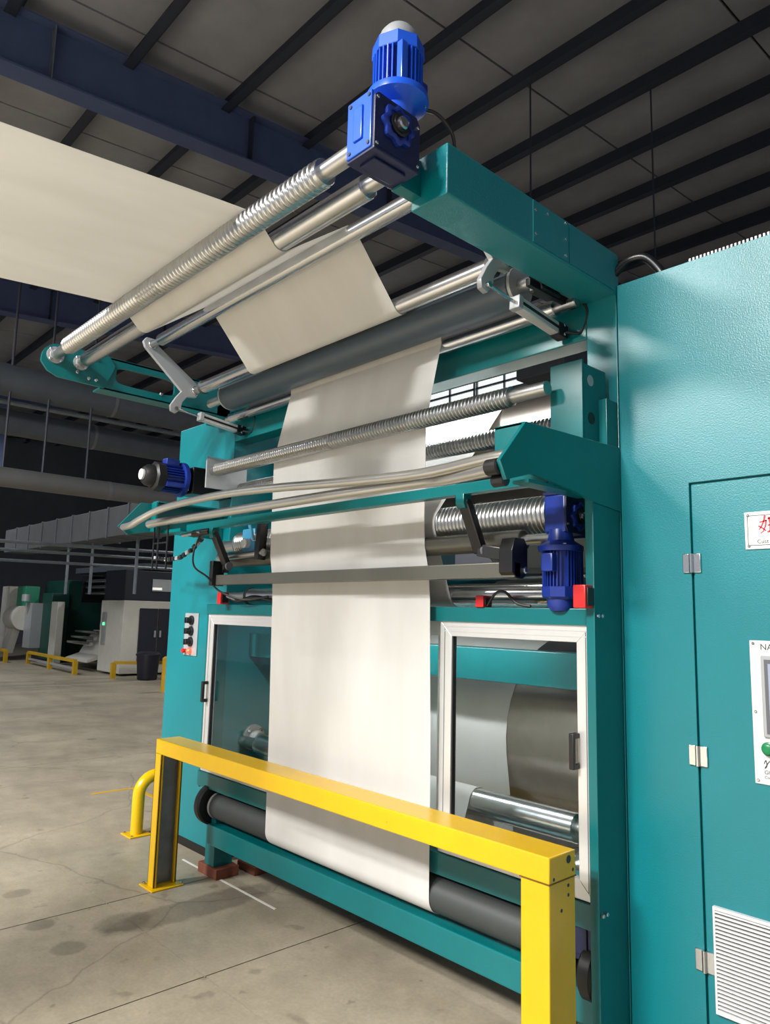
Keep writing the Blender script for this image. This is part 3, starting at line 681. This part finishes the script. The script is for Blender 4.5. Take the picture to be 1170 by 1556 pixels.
bR = thing('spreader_bracket', (-1.5, 2.2, 2.04), 'dark teal angled side bracket holding the bowed bars beside control cabinet', 'bracket')
part('side_plate', TEAL2, bR, lambda b: b.prism([(1.845,2.105),(1.985,2.26),(2.60,2.275),(2.60,2.02),(2.40,2.035),(2.27,2.06),(2.02,2.085),(1.88,2.045)], 0, -1.474, -1.458), bevel=.002)
part('back_flange', TEAL2, bR, lambda b: b.box(-1.60, -1.474, 1.995, 2.005, 2.12, 2.262))
part('top_flange', TEAL2, bR, lambda b: b.box(-1.60, -1.474, 1.995, 2.60, 2.255, 2.265))
part('bottom_flange', TEAL2, bR, lambda b: b.box(-1.54, -1.474, 2.02, 2.42, 2.058, 2.07))
part('end_knob', BLACK, bR, lambda b: (b.cyl((-1.53,1.868,2.09), (-1.474,1.868,2.09), .028, 16, bev=.005), b.cyl((-1.53,1.90,2.05), (-1.474,1.90,2.05), .022, 16, bev=.005)))
bL = thing('spreader_bracket', (-4.5, 2.2, 2.06), 'teal angled bracket holding the bowed bars beside the blue side motor', 'bracket')
part('side_plate', TEAL2, bL, lambda b: b.prism([(1.86,2.105),(2.0,2.27),(2.60,2.285),(2.60,2.08),(2.08,2.09),(1.93,2.06)], 0, -4.466, -4.452), bevel=.002)
part('post_plate', TEAL2, bL, lambda b: b.box(-4.452, -4.38, 2.07, 2.082, 2.09, 2.275))
part('top_flange', TEAL2, bL, lambda b: b.box(-4.452, -4.38, 2.08, 2.60, 2.275, 2.285))
BU = [(-4.43,1.885,2.10),(-4.30,1.88,2.105),(-4.19,1.89,2.135),(-3.982,1.93,2.185),(-3.458,1.97,2.21),(-2.977,2.0,2.20),(-2.47,2.02,2.173),(-1.965,2.0,2.145),(-1.614,1.97,2.15),(-1.50,1.97,2.15)]
BLo = [(-4.30,1.99,2.118),(-4.156,2.0,2.124),(-3.569,2.04,2.131),(-3.059,2.06,2.135),(-2.516,2.06,2.133),(-2.013,2.05,2.124),(-1.829,2.02,2.113),(-1.49,1.955,2.11)]
tag(part('bowed_bar', BOWM, None, lambda b: b.tube(BU, .021, 16)), 'upper curved spreader bar of bright metal bending over the cloth', 'bar')
tag(part('bowed_bar', BOWM, None, lambda b: b.tube(BLo, .024, 16)), 'lower curved spreader bar just above the teal crossbar', 'bar')
cb = thing('spreader_crossbar', (-2.9, 2.2, 2.08), 'thin teal crossbar under the bowed bars across the cloth', 'bar')
bx('bar', TEAL2, cb, -4.20, -1.47, 2.19, 2.24, 2.085, 2.13, bevel=.003)
part('end_plate', TEAL2, cb, lambda b: b.box(-4.45, -4.20, 2.15, 2.26, 2.085, 2.105))
for X in (-1.935, -3.90):
    lg = part('pivot_lug', TEAL2, cb, lambda b: b.prism([(2.19,2.09),(2.24,2.09),(2.24,2.05),(2.23,2.03),(2.20,2.03),(2.19,2.05)], 0, X-.022, X+.022), bevel=.003)
    part('pivot_pin', BLACK, lg, lambda b: b.cyl((X-.03,2.215,2.055), (X+.03,2.215,2.055), .013, 14))
# pressing bar with two swing arms
pb = thing('pressing_bar', (-2.9, 2.3, 1.75), 'long dull grey bar on black swing arms lying across the cloth', 'bar')
bx('bar', GREYB, pb, -3.98, -1.735, 2.285, 2.325, 1.755, 1.815, bevel=.004)
for X in (-1.93, -3.90):
    part('swing_arm', BLACKP, pb, lambda b: b.bar((X,2.215,2.065), (X,2.32,1.86), .036, .055, up=(1,0,0)), bevel=.008)
    part('pivot_disc', DARKGREY, pb, lambda b: b.cyl((X+.018,2.315,1.868), (X+.03,2.315,1.868), .026, 20, bev=.003))
    part('link', BLACKP, pb, lambda b: b.bar((X,2.31,1.87), (X+.11 if X > -3 else X-.04,2.33,1.85), .04, .05), bevel=.004)
part('end_plate', BLACKP, pb, lambda b: b.prism([(2.27,1.775),(2.30,1.752),(2.34,1.75),(2.37,1.775),(2.37,1.88),(2.35,1.91),(2.29,1.91),(2.27,1.86)], 0, -1.80, -1.735), bevel=.003)
bolt(pb, (-1.735, 2.345, 1.785), (1,0,0), .014, .012)
part('end_plate', BLACKP, pb, lambda b: b.box(-4.01, -3.97, 2.26, 2.34, 1.75, 1.90), bevel=.003)
tag(part('support_strut', BLACKP, None, lambda b: b.bar((-3.60,2.36,2.11), (-3.62,2.36,1.90), .05, .04)), 'black upright strut at the cloth edge below the teal crossbar', 'strut')
# small actuator by the left arm
t = thing('air_valve', (-3.85, 2.42, 1.95), 'small blue and white air valve unit beside the cloth edge', 'valve')
part('body', mat('valve_blue', (60, 140, 180), .4), t, lambda b: b.box(-3.90, -3.76, 2.41, 2.47, 1.95, 2.10), bevel=.008)
part('knob', WHITEP, t, lambda b: b.lathe((-3.83,2.41,2.01), (0,-1,0), [(0,.03),(.03,.03),(.035,.024)], 16))
part('knob', WHITEP, t, lambda b: b.lathe((-3.74,2.42,2.04), (0,-1,0), [(0,.022),(.03,.022),(.035,.016)], 16))
part('tube', mat('air_tube_blue', (70, 150, 190), .4), t, lambda b: b.tube([(-3.80,2.40,2.10),(-3.78,2.37,2.16),(-3.73,2.36,2.10),(-3.72,2.38,2.02)], .008, 8))
t = tag(part('actuator_rod', SATIN, None, lambda b: (b.cyl((-4.02,2.36,1.93), (-3.58,2.36,1.94), .022, 14), b.cyl((-4.06,2.36,1.93), (-4.0,2.36,1.93), .03, 14))), 'short pale actuator cylinder below the blue air valve', 'cylinder')
t = thing('actuator_cylinder', (-4.1, 2.2, 2.0), 'small chrome and black actuator with cable under the teal crossbar end', 'cylinder')
part('rod', STEEL, t, lambda b: b.cyl((-4.20,2.17,2.06), (-3.98,2.17,2.07), .012, 12))
part('body', BLACKP, t, lambda b: b.cyl((-4.06,2.17,2.06), (-3.92,2.20,2.07), .022, 14))
part('cable', BLACK, t, lambda b: b.tube([(-4.0,2.18,2.05),(-4.03,2.16,1.95),(-4.03,2.17,1.86),(-3.99,2.24,1.80),(-3.95,2.30,1.72),(-3.80,2.38,1.67),(-3.6,2.42,1.69)], .006, 8))
# chain with dark links
ch = thing('drag_chain', (-4.45, 2.3, 1.93), 'short black cable chain hanging beside the side cabinet edge', 'chain')
pp = [Vector((-4.85,2.30,1.955)), Vector((-4.65,2.30,1.935)), Vector((-4.48,2.30,1.94)), Vector((-4.32,2.30,1.985)), Vector((-4.18,2.30,2.06))]
for i in range(14):
    u = i/14*4; k = int(u); f = u-k; p = pp[k].lerp(pp[k+1], f); q = pp[k].lerp(pp[k+1], min(1, f+.2))
    part('link', BLACK if i % 3 else SILVER, ch, lambda b: b.bar(p, q, .024, .026), bevel=.004)
hs = thing('hook_rack', (-4.25, 2.02, 1.82), 'thin dark wire hanger dangling from the bowed bar end', 'hanger')
for x in (-4.28, -4.22, -4.10):
    part('wire', BLACKP, hs, lambda b: b.cyl((x,2.02,1.84), (x,2.02,2.10), .006, 8))
part('cross_wire', BLACKP, hs, lambda b: (b.cyl((-4.28,2.02,1.90), (-4.10,2.02,1.90), .005, 8), b.cyl((-4.28,2.02,2.0), (-4.10,2.02,2.0), .005, 8)))

# ================================================================== WINDOW FRAME AND SLIDING PANELS
wf = thing('window_surround', (-2.85, 2.45, .5), 'teal steel surround around the aluminium sliding windows', 'frame')
bx('top_beam', TEAL2, wf, -4.335, -1.503, 2.44, 2.54, 1.578, 1.642, bevel=.003)
bx('bottom_beam', TEAL2, wf, -4.335, -1.503, 2.44, 2.54, .51, .60, bevel=.003)
bx('left_beam', TEAL2, wf, -4.335, -4.322, 2.45, 2.6, .50, 1.585)
for z in (1.615, .585):
    for y in (2.42, 2.445): bolt(wf, (-1.46, y, z), (1,0,0), .008, .008)
def panel(x0, x1, y, label, handle=None):
    t = thing('sliding_window', ((x0+x1)/2, y, .60), label, 'window', None)
    z0, z1 = .602, 1.583; wv = .068; wh = .068
    def st(nm, poly):
        o = part(nm, ALU, t, lambda b: b.prism(poly, 1, y-.018, y+.018), bevel=.002)
        return o
    st('top_rail', [(x0,z1),(x1,z1),(x1-wv,z1-wh),(x0+wv,z1-wh)])
    st('bottom_rail', [(x0,z0),(x1,z0),(x1-wv,z0+wh),(x0+wv,z0+wh)])
    ls = st('stile', [(x0,z0),(x0,z1),(x0+wv,z1-wh),(x0+wv,z0+wh)])
    rs = st('stile', [(x1,z0),(x1,z1),(x1-wv,z1-wh),(x1-wv,z0+wh)])
    for o, xa in ((ls, x0+.028), (rs, x1-.028)):
        part('groove', DARKGREY, o, lambda b: b.box(xa-.002, xa+.002, y-.0186, y-.0175, z0+.03, z1-.03))
    part('bead', ALU, t, lambda b: (b.box(x0+.02, x1-.02, y-.0195, y-.0175, z1-.026, z1-.022), b.box(x0+.02, x1-.02, y-.0195, y-.0175, z1-.048, z1-.045)))
    part('pane', GLASS, t, lambda b: b.box(x0+wv-.005, x1-wv+.005, y-.003, y+.003, z0+wh-.005, z1-wh+.005), smooth=False)
    part('gasket', BLACK, t, lambda b: (b.box(x0+wv-.001, x0+wv+.005, y-.010, y+.01, z0+wh, z1-wh), b.box(x1-wv-.005, x1-wv+.001, y-.010, y+.01, z0+wh, z1-wh)))
    if handle:
        hx, hz = handle
        part('handle', BLACK, t, lambda b: (b.box(hx-.011, hx+.011, y-.060, y-.044, hz-.065, hz+.065), b.box(hx-.011, hx+.011, y-.05, y-.018, hz-.065, hz-.045), b.box(hx-.011, hx+.011, y-.05, y-.018, hz+.045, hz+.065)), bevel=.004)
    return t
panel(-4.32, -3.36, 2.468, 'aluminium framed sliding window beside the switch plate cabinet', (-4.285, 1.09))
panel(-3.37, -2.25, 2.506, 'aluminium framed sliding window mostly behind the hanging cloth')
panel(-2.27, -1.503, 2.468, 'aluminium framed sliding window next to the control cabinet', (-1.572, 1.12))
# red sensor blocks on the surround
def sensor(x, y, z, w, h, label):
    t = thing('sensor_block', (x, y, z), label, 'sensor')
    part('body', RED, t, lambda b: b.box(x-w, x+w, y-.03, y+.03, z, z+h), bevel=.004)
    part('face', BLACK, t, lambda b: b.box(x+w, x+w+.006, y-.022, y+.022, z+.01, z+h-.01), bevel=.002)
    return t
sensor(-1.497, 2.385, 1.642, .026, .085, 'red sensor block at the surround corner by the control cabinet')
sensor(-2.03, 2.46, 1.642, .022, .05, 'small red sensor block on the surround beside the cloth edge')
sensor(-4.07, 2.40, 1.642, .022, .075, 'red sensor block on the surround by the side cabinet')
tag(part('sensor_cable', BLACK, None, lambda b: b.tube([(-2.0,2.45,1.65),(-1.95,2.44,1.70),(-1.90,2.44,1.705),(-1.84,2.44,1.66),(-1.78,2.45,1.648)], .006, 8)), 'looped black sensor cable on the window surround', 'cable')
tag(part('sensor_cable', BLACK, None, lambda b: b.tube([(-4.05,2.41,1.69),(-3.95,2.44,1.665),(-3.8,2.45,1.69),(-3.6,2.46,1.67),(-3.3,2.46,1.66)], .010, 8)), 'thick black cable along the surround beside the side cabinet', 'cable')

# unseen tube lamps added inside the machine to brighten cloth and drums
def fill_tube(y, z, pw, label, tilt):
    t = thing('fill_tube', (-2.9, y, z), label, 'lamp')
    part('housing', WHITEP, t, lambda b: b.box(-3.9, -1.9, y-.025, y+.025, z, z+.03), bevel=.004)
    part('tube', LAMPGL, t, lambda b: b.cyl((-3.85, y, z-.014), (-1.95, y, z-.014), .012, 12))
    for x in (-3.87, -1.93): part('socket', SILVER, t, lambda b: b.cyl((x-.02, y, z-.014), (x+.02, y, z-.014), .016, 12))
    ld = bpy.data.lights.new('fill_tube_light', 'AREA'); ld.shape = 'RECTANGLE'; ld.size = 1.9; ld.size_y = .03; ld.energy = pw; ld.color = (.95, .98, 1)
    lo = bpy.data.objects.new('fill_tube_light', ld); COL.objects.link(lo); lo.parent = t; lo.location = (0, 0, -.03); lo.rotation_euler = (tilt, 0, 0)
fill_tube(2.565, 1.59, 9, 'unseen white fill lamp added behind the window surround top beam', .7)
fill_tube(2.755, 2.83, 8, 'unseen white fill lamp added behind the upper crossbeam', .35)

# shaft stub seen through the side window
t = thing('shaft_bearing', (-4.3, 2.9, .65), 'pale flanged shaft bearing on the inner wall behind the side window', 'bearing')
part('flange', SILVER, t, lambda b: b.cyl((-4.37,2.86,.76), (-4.345,2.86,.76), .085, 24, bev=.004))
part('hub', SILVER, t, lambda b: b.cyl((-4.345,2.86,.76), (-4.28,2.86,.76), .05, 24, bev=.008))
part('shaft', SATIN, t, lambda b: b.cyl((-4.28,2.86,.76), (-4.16,2.86,.76), .036, 20))
for k in range(4): th = PI/4+k*PI/2; bolt(t, (-4.345, 2.86+.068*math.cos(th), .76+.068*math.sin(th)), (1,0,0), .013, .014)
for i, (y, z) in enumerate(((3.0,.93),(3.06,1.12),(3.12,.86))):
    tag(bolt(None, (-4.37, y, z), (1,0,0), .016, .018), 'chrome bolt head on the inner wall behind the side window', 'bolt', 'bolts on the inner wall')

# ================================================================== BASE
bb = thing('base_beam', (-2.9, 2.5, .06), 'teal base beam along the floor under the bottom roller', 'beam')
bx('beam', TEAL2, bb, -4.16, -1.50, 2.43, 2.53, .20, .315, bevel=.006)
bx('support_leg', TEAL2, bb, -4.24, -4.13, 2.47, 2.60, .06, .36, bevel=.004)
bx('support_leg', TEAL2, bb, -1.60, -1.50, 2.47, 2.60, .0, .30, bevel=.004)
part('bearing_arm', TEAL2, bb, lambda b: b.box(-4.24, -4.20, 2.50, 2.60, .30, .50))
part('clip', STEEL, bb, lambda b: (b.box(-4.10, -3.98, 2.46, 2.475, .50, .525), b.box(-3.86, -3.80, 2.46, 2.475, .51, .535)), bevel=.003)
tag(bx('support_block', BLOCK, None, -4.30, -4.08, 2.46, 2.62, 0, .06, bevel=.005), 'red brown timber block under the base beam leg', 'block')
tag(bx('support_block', BLOCK, None, -4.20, -4.00, 2.68, 2.84, 0, .05, bevel=.005), 'red brown timber block on the floor behind the base beam leg', 'block')
tag(bx('floor_line', mat('white_line_paint', (205, 203, 196), .6, var=.1), None, -4.55, -3.50, 2.485, 2.50, 0, .002), 'thin white line painted on the concrete beside the base beam leg', 'line')

# ================================================================== BARRIER AND HOOP
br = thing('safety_barrier', (-2.85, 2.18, 0), 'yellow steel safety barrier with square rail in front of the machine', 'barrier')
bx('rail', YELLOW, br, -4.245, -1.46, 2.105, 2.258, .752, .836, bevel=.005)
part('end_hole', BLACK, br, lambda b: b.lathe((-1.4602,2.215,.812), (1,0,0), [(0,.013),(.0008,.013)], 20))
bx('post', YELLOW, br, -1.575, -1.462, 2.106, 2.257, 0, .752, bevel=.005)
for y, z in ((2.215,.73),(2.215,.70),(2.175,.66),(2.13,.765),(2.24,.775)):
    part('bolt_hole', BLACKP, br, lambda b: b.lathe((-1.4605 if z > .755 else -1.4622,y,z), (1,0,0), [(0,.006),(.0008,.006)], 12))
bx('weld_seam', mat('rust', (96, 66, 28), .8), br, -1.578, -1.459, 2.103, 2.26, .7515, .7545)
cpst = part('channel_post', YELLOW, br, lambda b: (b.box(-4.245, -4.17, 2.105, 2.115, .008, .752), b.box(-4.245, -4.19, 2.248, 2.258, .008, .752), b.box(-4.245, -4.237, 2.105, 2.258, .008, .752), b.box(-4.178, -4.17, 2.105, 2.125, .008, .752), b.box(-4.198, -4.19, 2.238, 2.258, .008, .752)), bevel=.002)
part('inner_channel', GALV, cpst, lambda b: (b.box(-4.236, -4.228, 2.116, 2.247, .01, .75), b.box(-4.236, -4.18, 2.1155, 2.118, .01, .75)))
part('base_plate', YELLOW, br, lambda b: b.box(-4.30, -4.13, 2.08, 2.28, 0, .008), bevel=.002)
part('base_plate', YELLOW, br, lambda b: b.box(-1.64, -1.40, 2.05, 2.31, 0, .008), bevel=.002)
for x, y in ((-4.28,2.10),(-4.15,2.27)): bolt(br, (x, y, .008), (0,0,1), .010, .012)
hp_ = thing('hoop_guard', (-5.24, 2.9, 0), 'yellow tubular hoop guard on the floor beside the side cabinet', 'guard')
def hoop(b):
    pts = [(-5.24,2.49,.01),(-5.24,2.49,.27)]
    for k in range(1, 9): a = PI-k*PI/16; pts.append((-5.24, 2.62+.13*math.cos(a), .27+.13*math.sin(a)))
    pts += [(-5.24,3.10,.40)]
    for k in range(1, 9): a = PI/2-k*PI/16; pts.append((-5.24, 3.10+.13*math.cos(a), .27+.13*math.sin(a)))
    pts += [(-5.24,3.23,.01)]
    b.tube(pts, .043, 18, 1)
part('hoop', YELLOW, hp_, hoop)
for y in (2.49, 3.23):
    p = part('base_plate', YELLOW, hp_, lambda b: b.box(-5.32, -5.16, y-.08, y+.08, 0, .01), bevel=.002)
    for dx in (-.06, .06): bolt(p, (-5.24+dx, y-.06, .01), (0,0,1), .008, .008)
tag(part('floor_line', YELLOW2, None, lambda b: (b.box(-6.6, -5.3, 3.05, 3.09, 0, .002), b.box(-6.6, -6.56, 2.7, 3.05, 0, .002))), 'yellow line painted on the concrete behind the hoop guard', 'line')

# ================================================================== BACKGROUND, AISLE SIDE
# round ducts along Y, box duct along X
def rduct(x, z, r, y0, y1, label, m, tilt=0):
    t = thing('round_duct', (x, (y0+y1)/2, z-r), label, 'duct')
    part('pipe', m, t, lambda b: b.cyl((x,y0,z), (x,y1,z+tilt), r, 24))
    y = y0+1
    while y < y1:
        part('joint_band', DARKGREY, t, lambda b: b.cyl((x,y-.02,z+tilt*(y-y0)/(y1-y0)), (x,y+.02,z+tilt*(y-y0)/(y1-y0)), r*1.03, 24)); y += 1.7
    return t
rduct(-9.6, 4.35, .20, -4, 14, 'upper thick round duct wrapped in grey insulation under the roof', DUCT)
rduct(-10.2, 3.97, .17, -4, 14, 'slimmer round grey duct hanging below the thick insulated duct', DUCT)
rduct(-9.5, 3.13, .12, -4, 12, 'pale round duct running level above the box duct end', DUCTL)
bd = thing('box_duct', (-17, 6.4, 3.05), 'rectangular foil wrapped air duct under the round ducts', 'duct')
xx = -22.0
while xx < -10.2:
    bx('duct_section', DUCTL, bd, xx, xx+.98, 6.05, 6.75, 3.05, 3.66, bevel=.01)
    part('seam_strip', GALV, bd, lambda b: b.box(xx+.965, xx+1.015, 6.03, 6.77, 3.03, 3.68)); xx += 1.0
for (x, y0, y1, z, r) in ((-15, -2, 14, 2.75, .035), (-15.4, -2, 14, 2.62, .03), (-16, -2, 14, 2.45, .03), (-13, -2, 14, 4.9, .04)):
    tag(part('service_pipe', GALV, None, lambda b: b.cyl((x,y0,z), (x,y1,z+.15), r, 10)), 'thin grey service pipe crossing below the box duct' if z < 4 else 'thin grey pipe above the pale round duct', 'pipe', 'thin service pipes')
for x, y in ((-17.8,6.3),(-16.6,6.4),(-14.5,6.5)):
    part('drop_pipe', GALV, bd, lambda b: b.cyl((x,y,1.9), (x,y,3.06), .035, 8))
for y in (2.9, 3.3, 3.9, 4.6):
    tag(part('hanger_rod', PURL, None, lambda b: b.cyl((-9.5,y*.76,3.24), (-9.5,y*.76,6.0), .015, 6)), 'dark hanger rod above the pale round duct', 'rod', 'hanger rods of the ducts')

# far white cabinet with dark double door
fc = thing('white_cabinet', (-18, 8.6, 0), 'white machine housing with dark double doors across the aisle', 'cabinet')
bx('body', FARW, fc, -18.7, -17.35, 7.54, 10.4, .05, 1.80, bevel=.02)
for y0, y1 in ((7.95, 8.42), (8.44, 8.91)):
    d = bx('door', FARD, fc, -17.36, -17.33, y0, y1, .30, 1.62, bevel=.005)
    part('handle', SILVER, d, lambda b: b.box(-17.33, -17.30, (y1-.08 if y0 < 8.2 else y0+.04), (y1-.04 if y0 < 8.2 else y0+.08), .92, 1.08))
part('control_strip', SILVER, fc, lambda b: b.box(-18.55, -18.30, 7.52, 7.54, .7, 1.5))
part('green_lamp', mat('green_led', (80, 255, 150), .3, emit=2), fc, lambda b: b.box(-18.45, -18.38, 7.50, 7.52, 1.18, 1.25))
part('vent', BLACK, fc, lambda b: (b.cyl((-17.35,9.25,1.62), (-17.31,9.25,1.62), .10, 16), b.cyl((-17.35,9.25,1.40), (-17.31,9.25,1.40), .10, 16)))
part('top_frame', FARD, fc, lambda b: b.box(-18.7, -17.5, 7.6, 10.4, 1.80, 2.55), bevel=.02)
part('window_strip', SILVER, fc, lambda b: b.box(-17.5, -17.48, 8.3, 9.2, 2.05, 2.35))
part('lit_slot', mat('lit_slot', (235, 235, 225), .4, emit=.5), fc, lambda b: (b.box(-17.48, -17.47, 8.3, 8.55, 2.08, 2.14), b.box(-17.48, -17.47, 9.1, 9.16, 2.05, 2.3)))
bn = thing('waste_bin', (-16.3, 7.7, 0), 'dark blue bin standing before the white housing', 'bin')
part('tub', FARD, bn, lambda b: b.lathe((-16.3,7.75,0), (0,0,1), [(0,.20),(.02,.22),(.55,.26)], 20))
part('lid', FARD, bn, lambda b: b.lathe((-16.3,7.75,.55), (0,0,1), [(0,.28),(.03,.28),(.08,.2)], 20))
def rail(x0, y0, x1, y1, h, label, low=False):
    t = thing('guard_rail', ((x0+x1)/2, (y0+y1)/2, 0), label, 'barrier', None)
    part('top_bar', YELLOW2, t, lambda b: b.bar((x0,y0,h), (x1,y1,h), .08, .07))
    if low: part('lower_bar', SILVER, t, lambda b: b.bar((x0,y0,h*.45), (x1,y1,h*.45), .05, .05))
    for u in (0, .5, 1):
        x, y = x0+(x1-x0)*u, y0+(y1-y0)*u
        part('post', YELLOW2, t, lambda b: b.box(x-.05, x+.05, y-.05, y+.05, 0, h))
rail(-22.2, 7.0, -18.3, 6.85, .32, 'low yellow guard rail before the rewinding machine across aisle', True)
rail(-16.9, 7.2, -16.2, 8.9, .36, 'low yellow guard rail before the dark double doors', False)
rail(-25.5, 6.6, -22.9, 6.6, .34, 'low yellow guard rail beside the dark green machine', False)
pp_ = thing('yellow_bollard', (-13.8, 6.95, 0), 'short yellow bollard standing in the aisle past the side cabinet', 'bollard')
part('post', YELLOW2, pp_, lambda b: b.cyl((-13.8,6.95,0), (-13.8,6.95,.62), .08, 16))
part('cap', YELLOW2, pp_, lambda b: b.lathe((-13.8,6.95,.62), (0,0,1), [(0,.085),(.03,.08),(.06,.04)], 16))

# rewinding machine (between pillar and cabinet)
rw = thing('rewinding_machine', (-20.2, 8.2, 0), 'dark rewinding machine with white cloth roll beside the white housing', 'machine')
bx('frame_pillar', FARW, rw, -21.9, -21.4, 7.4, 7.6, .05, 1.75, bevel=.02)
bx('housing', FARD, rw, -21.4, -18.9, 8.6, 10.2, .1, 2.6, bevel=.02)
for z, y in ((.95,7.9),(.80,7.8),(.66,7.7)): part('rail_roller', STEEL, rw, lambda b: b.cyl((-21.2,y,z), (-19.6,y,z), .05, 16))
part('cloth_roll', FARW, rw, lambda b: b.cyl((-19.4,8.2,1.15), (-18.75,8.2,1.15), .38, 28))
part('cloth_sheet', FARW, rw, lambda b: b.prism([(8.5,1.0),(8.1,1.0),(7.75,.4),(7.4,.28),(7.4,.22),(7.8,.32),(8.15,.9),(8.5,.92)], 0, -20.5, -19.0))
part('upper_rollers', STEEL, rw, lambda b: [b.cyl((-21.2,8.1,2.0+i*.17), (-19.6,8.1,2.0+i*.17), .05, 14) for i in range(3)])
part('upper_frame', BLACKP, rw, lambda b: (b.box(-21.35, -21.25, 8.0, 8.7, 1.75, 2.5), b.box(-19.55, -19.45, 8.0, 8.7, 1.75, 2.5)))
gm = thing('green_machine', (-24, 7.6, 0), 'dark green machine with pale post and roll at the aisle end', 'machine')
bx('housing', FARG, gm, -24.4, -22.4, 8.0, 9.6, .1, 2.4, bevel=.02)
bx('side_panel', FARG, gm, -23.0, -22.2, 7.5, 8.0, .1, 2.0, bevel=.02)
bx('pale_post', FARW, gm, -25.2, -24.5, 7.0, 7.3, .3, 2.2, bevel=.01)
bx('green_box', mat('far_light_green', (40, 130, 100), .5), gm, -24.4, -23.6, 7.2, 7.6, 1.6, 2.2, bevel=.01)
part('cloth_roll', FARW, gm, lambda b: b.cyl((-24.4,7.2,1.25), (-23.5,7.2,1.25), .36, 24))
part('control_unit', SILVER, gm, lambda b: (b.box(-23.5, -22.9, 7.2, 7.5, .4, 1.7), b.cyl((-23.2,7.1,1.75), (-23.2,7.1,1.95), .12, 12)))
part('cloth_sheet', FARW, gm, lambda b: b.prism([(6.9,.2),(7.1,.2),(7.3,1.1),(7.1,1.1)], 0, -25.0, -24.0))
tag(bx('steel_column', NAVYB, None, -23.6, -23.2, 5.75, 6.1, 0, 7.6, bevel=.01), 'dark steel roof column at the far aisle end', 'column')
tag(bx('overhead_housing', FARD, None, -24, -17.6, 10.6, 13.5, 0, 2.9, bevel=.02), 'long dark machine housing behind the white housing', 'machine')
tag(bx('overhead_tray', DUCT, None, -23, -18.2, 8.4, 9.2, 2.62, 2.78, bevel=.01), 'flat grey cable tray over the rewinding machine', 'tray')

# ================================================================== BACKGROUND SEEN THROUGH THE MACHINE
for i, (y, z) in enumerate(((11.5, 6.15), (11.5, 6.55), (13.0, 7.35))):
    tag(part('roof_truss_bar', GALV, None, lambda b: b.cyl((-24,y,z), (-3,y,z), .06, 8)), 'pale steel pipe crossing before the bright clerestory windows', 'pipe', 'pipes before the clerestory')
hd = thing('hanging_duct', (-5.8, 9.0, 5), 'dark hanging box duct seen between crossbeam and upper drum', 'duct')
bx('duct_body', DUCT, hd, -6.2, -5.4, 8.2, 14.0, 4.95, 5.45, bevel=.02)

for o in bpy.data.objects:
    if '_w' in o.keys(): del o['_w']
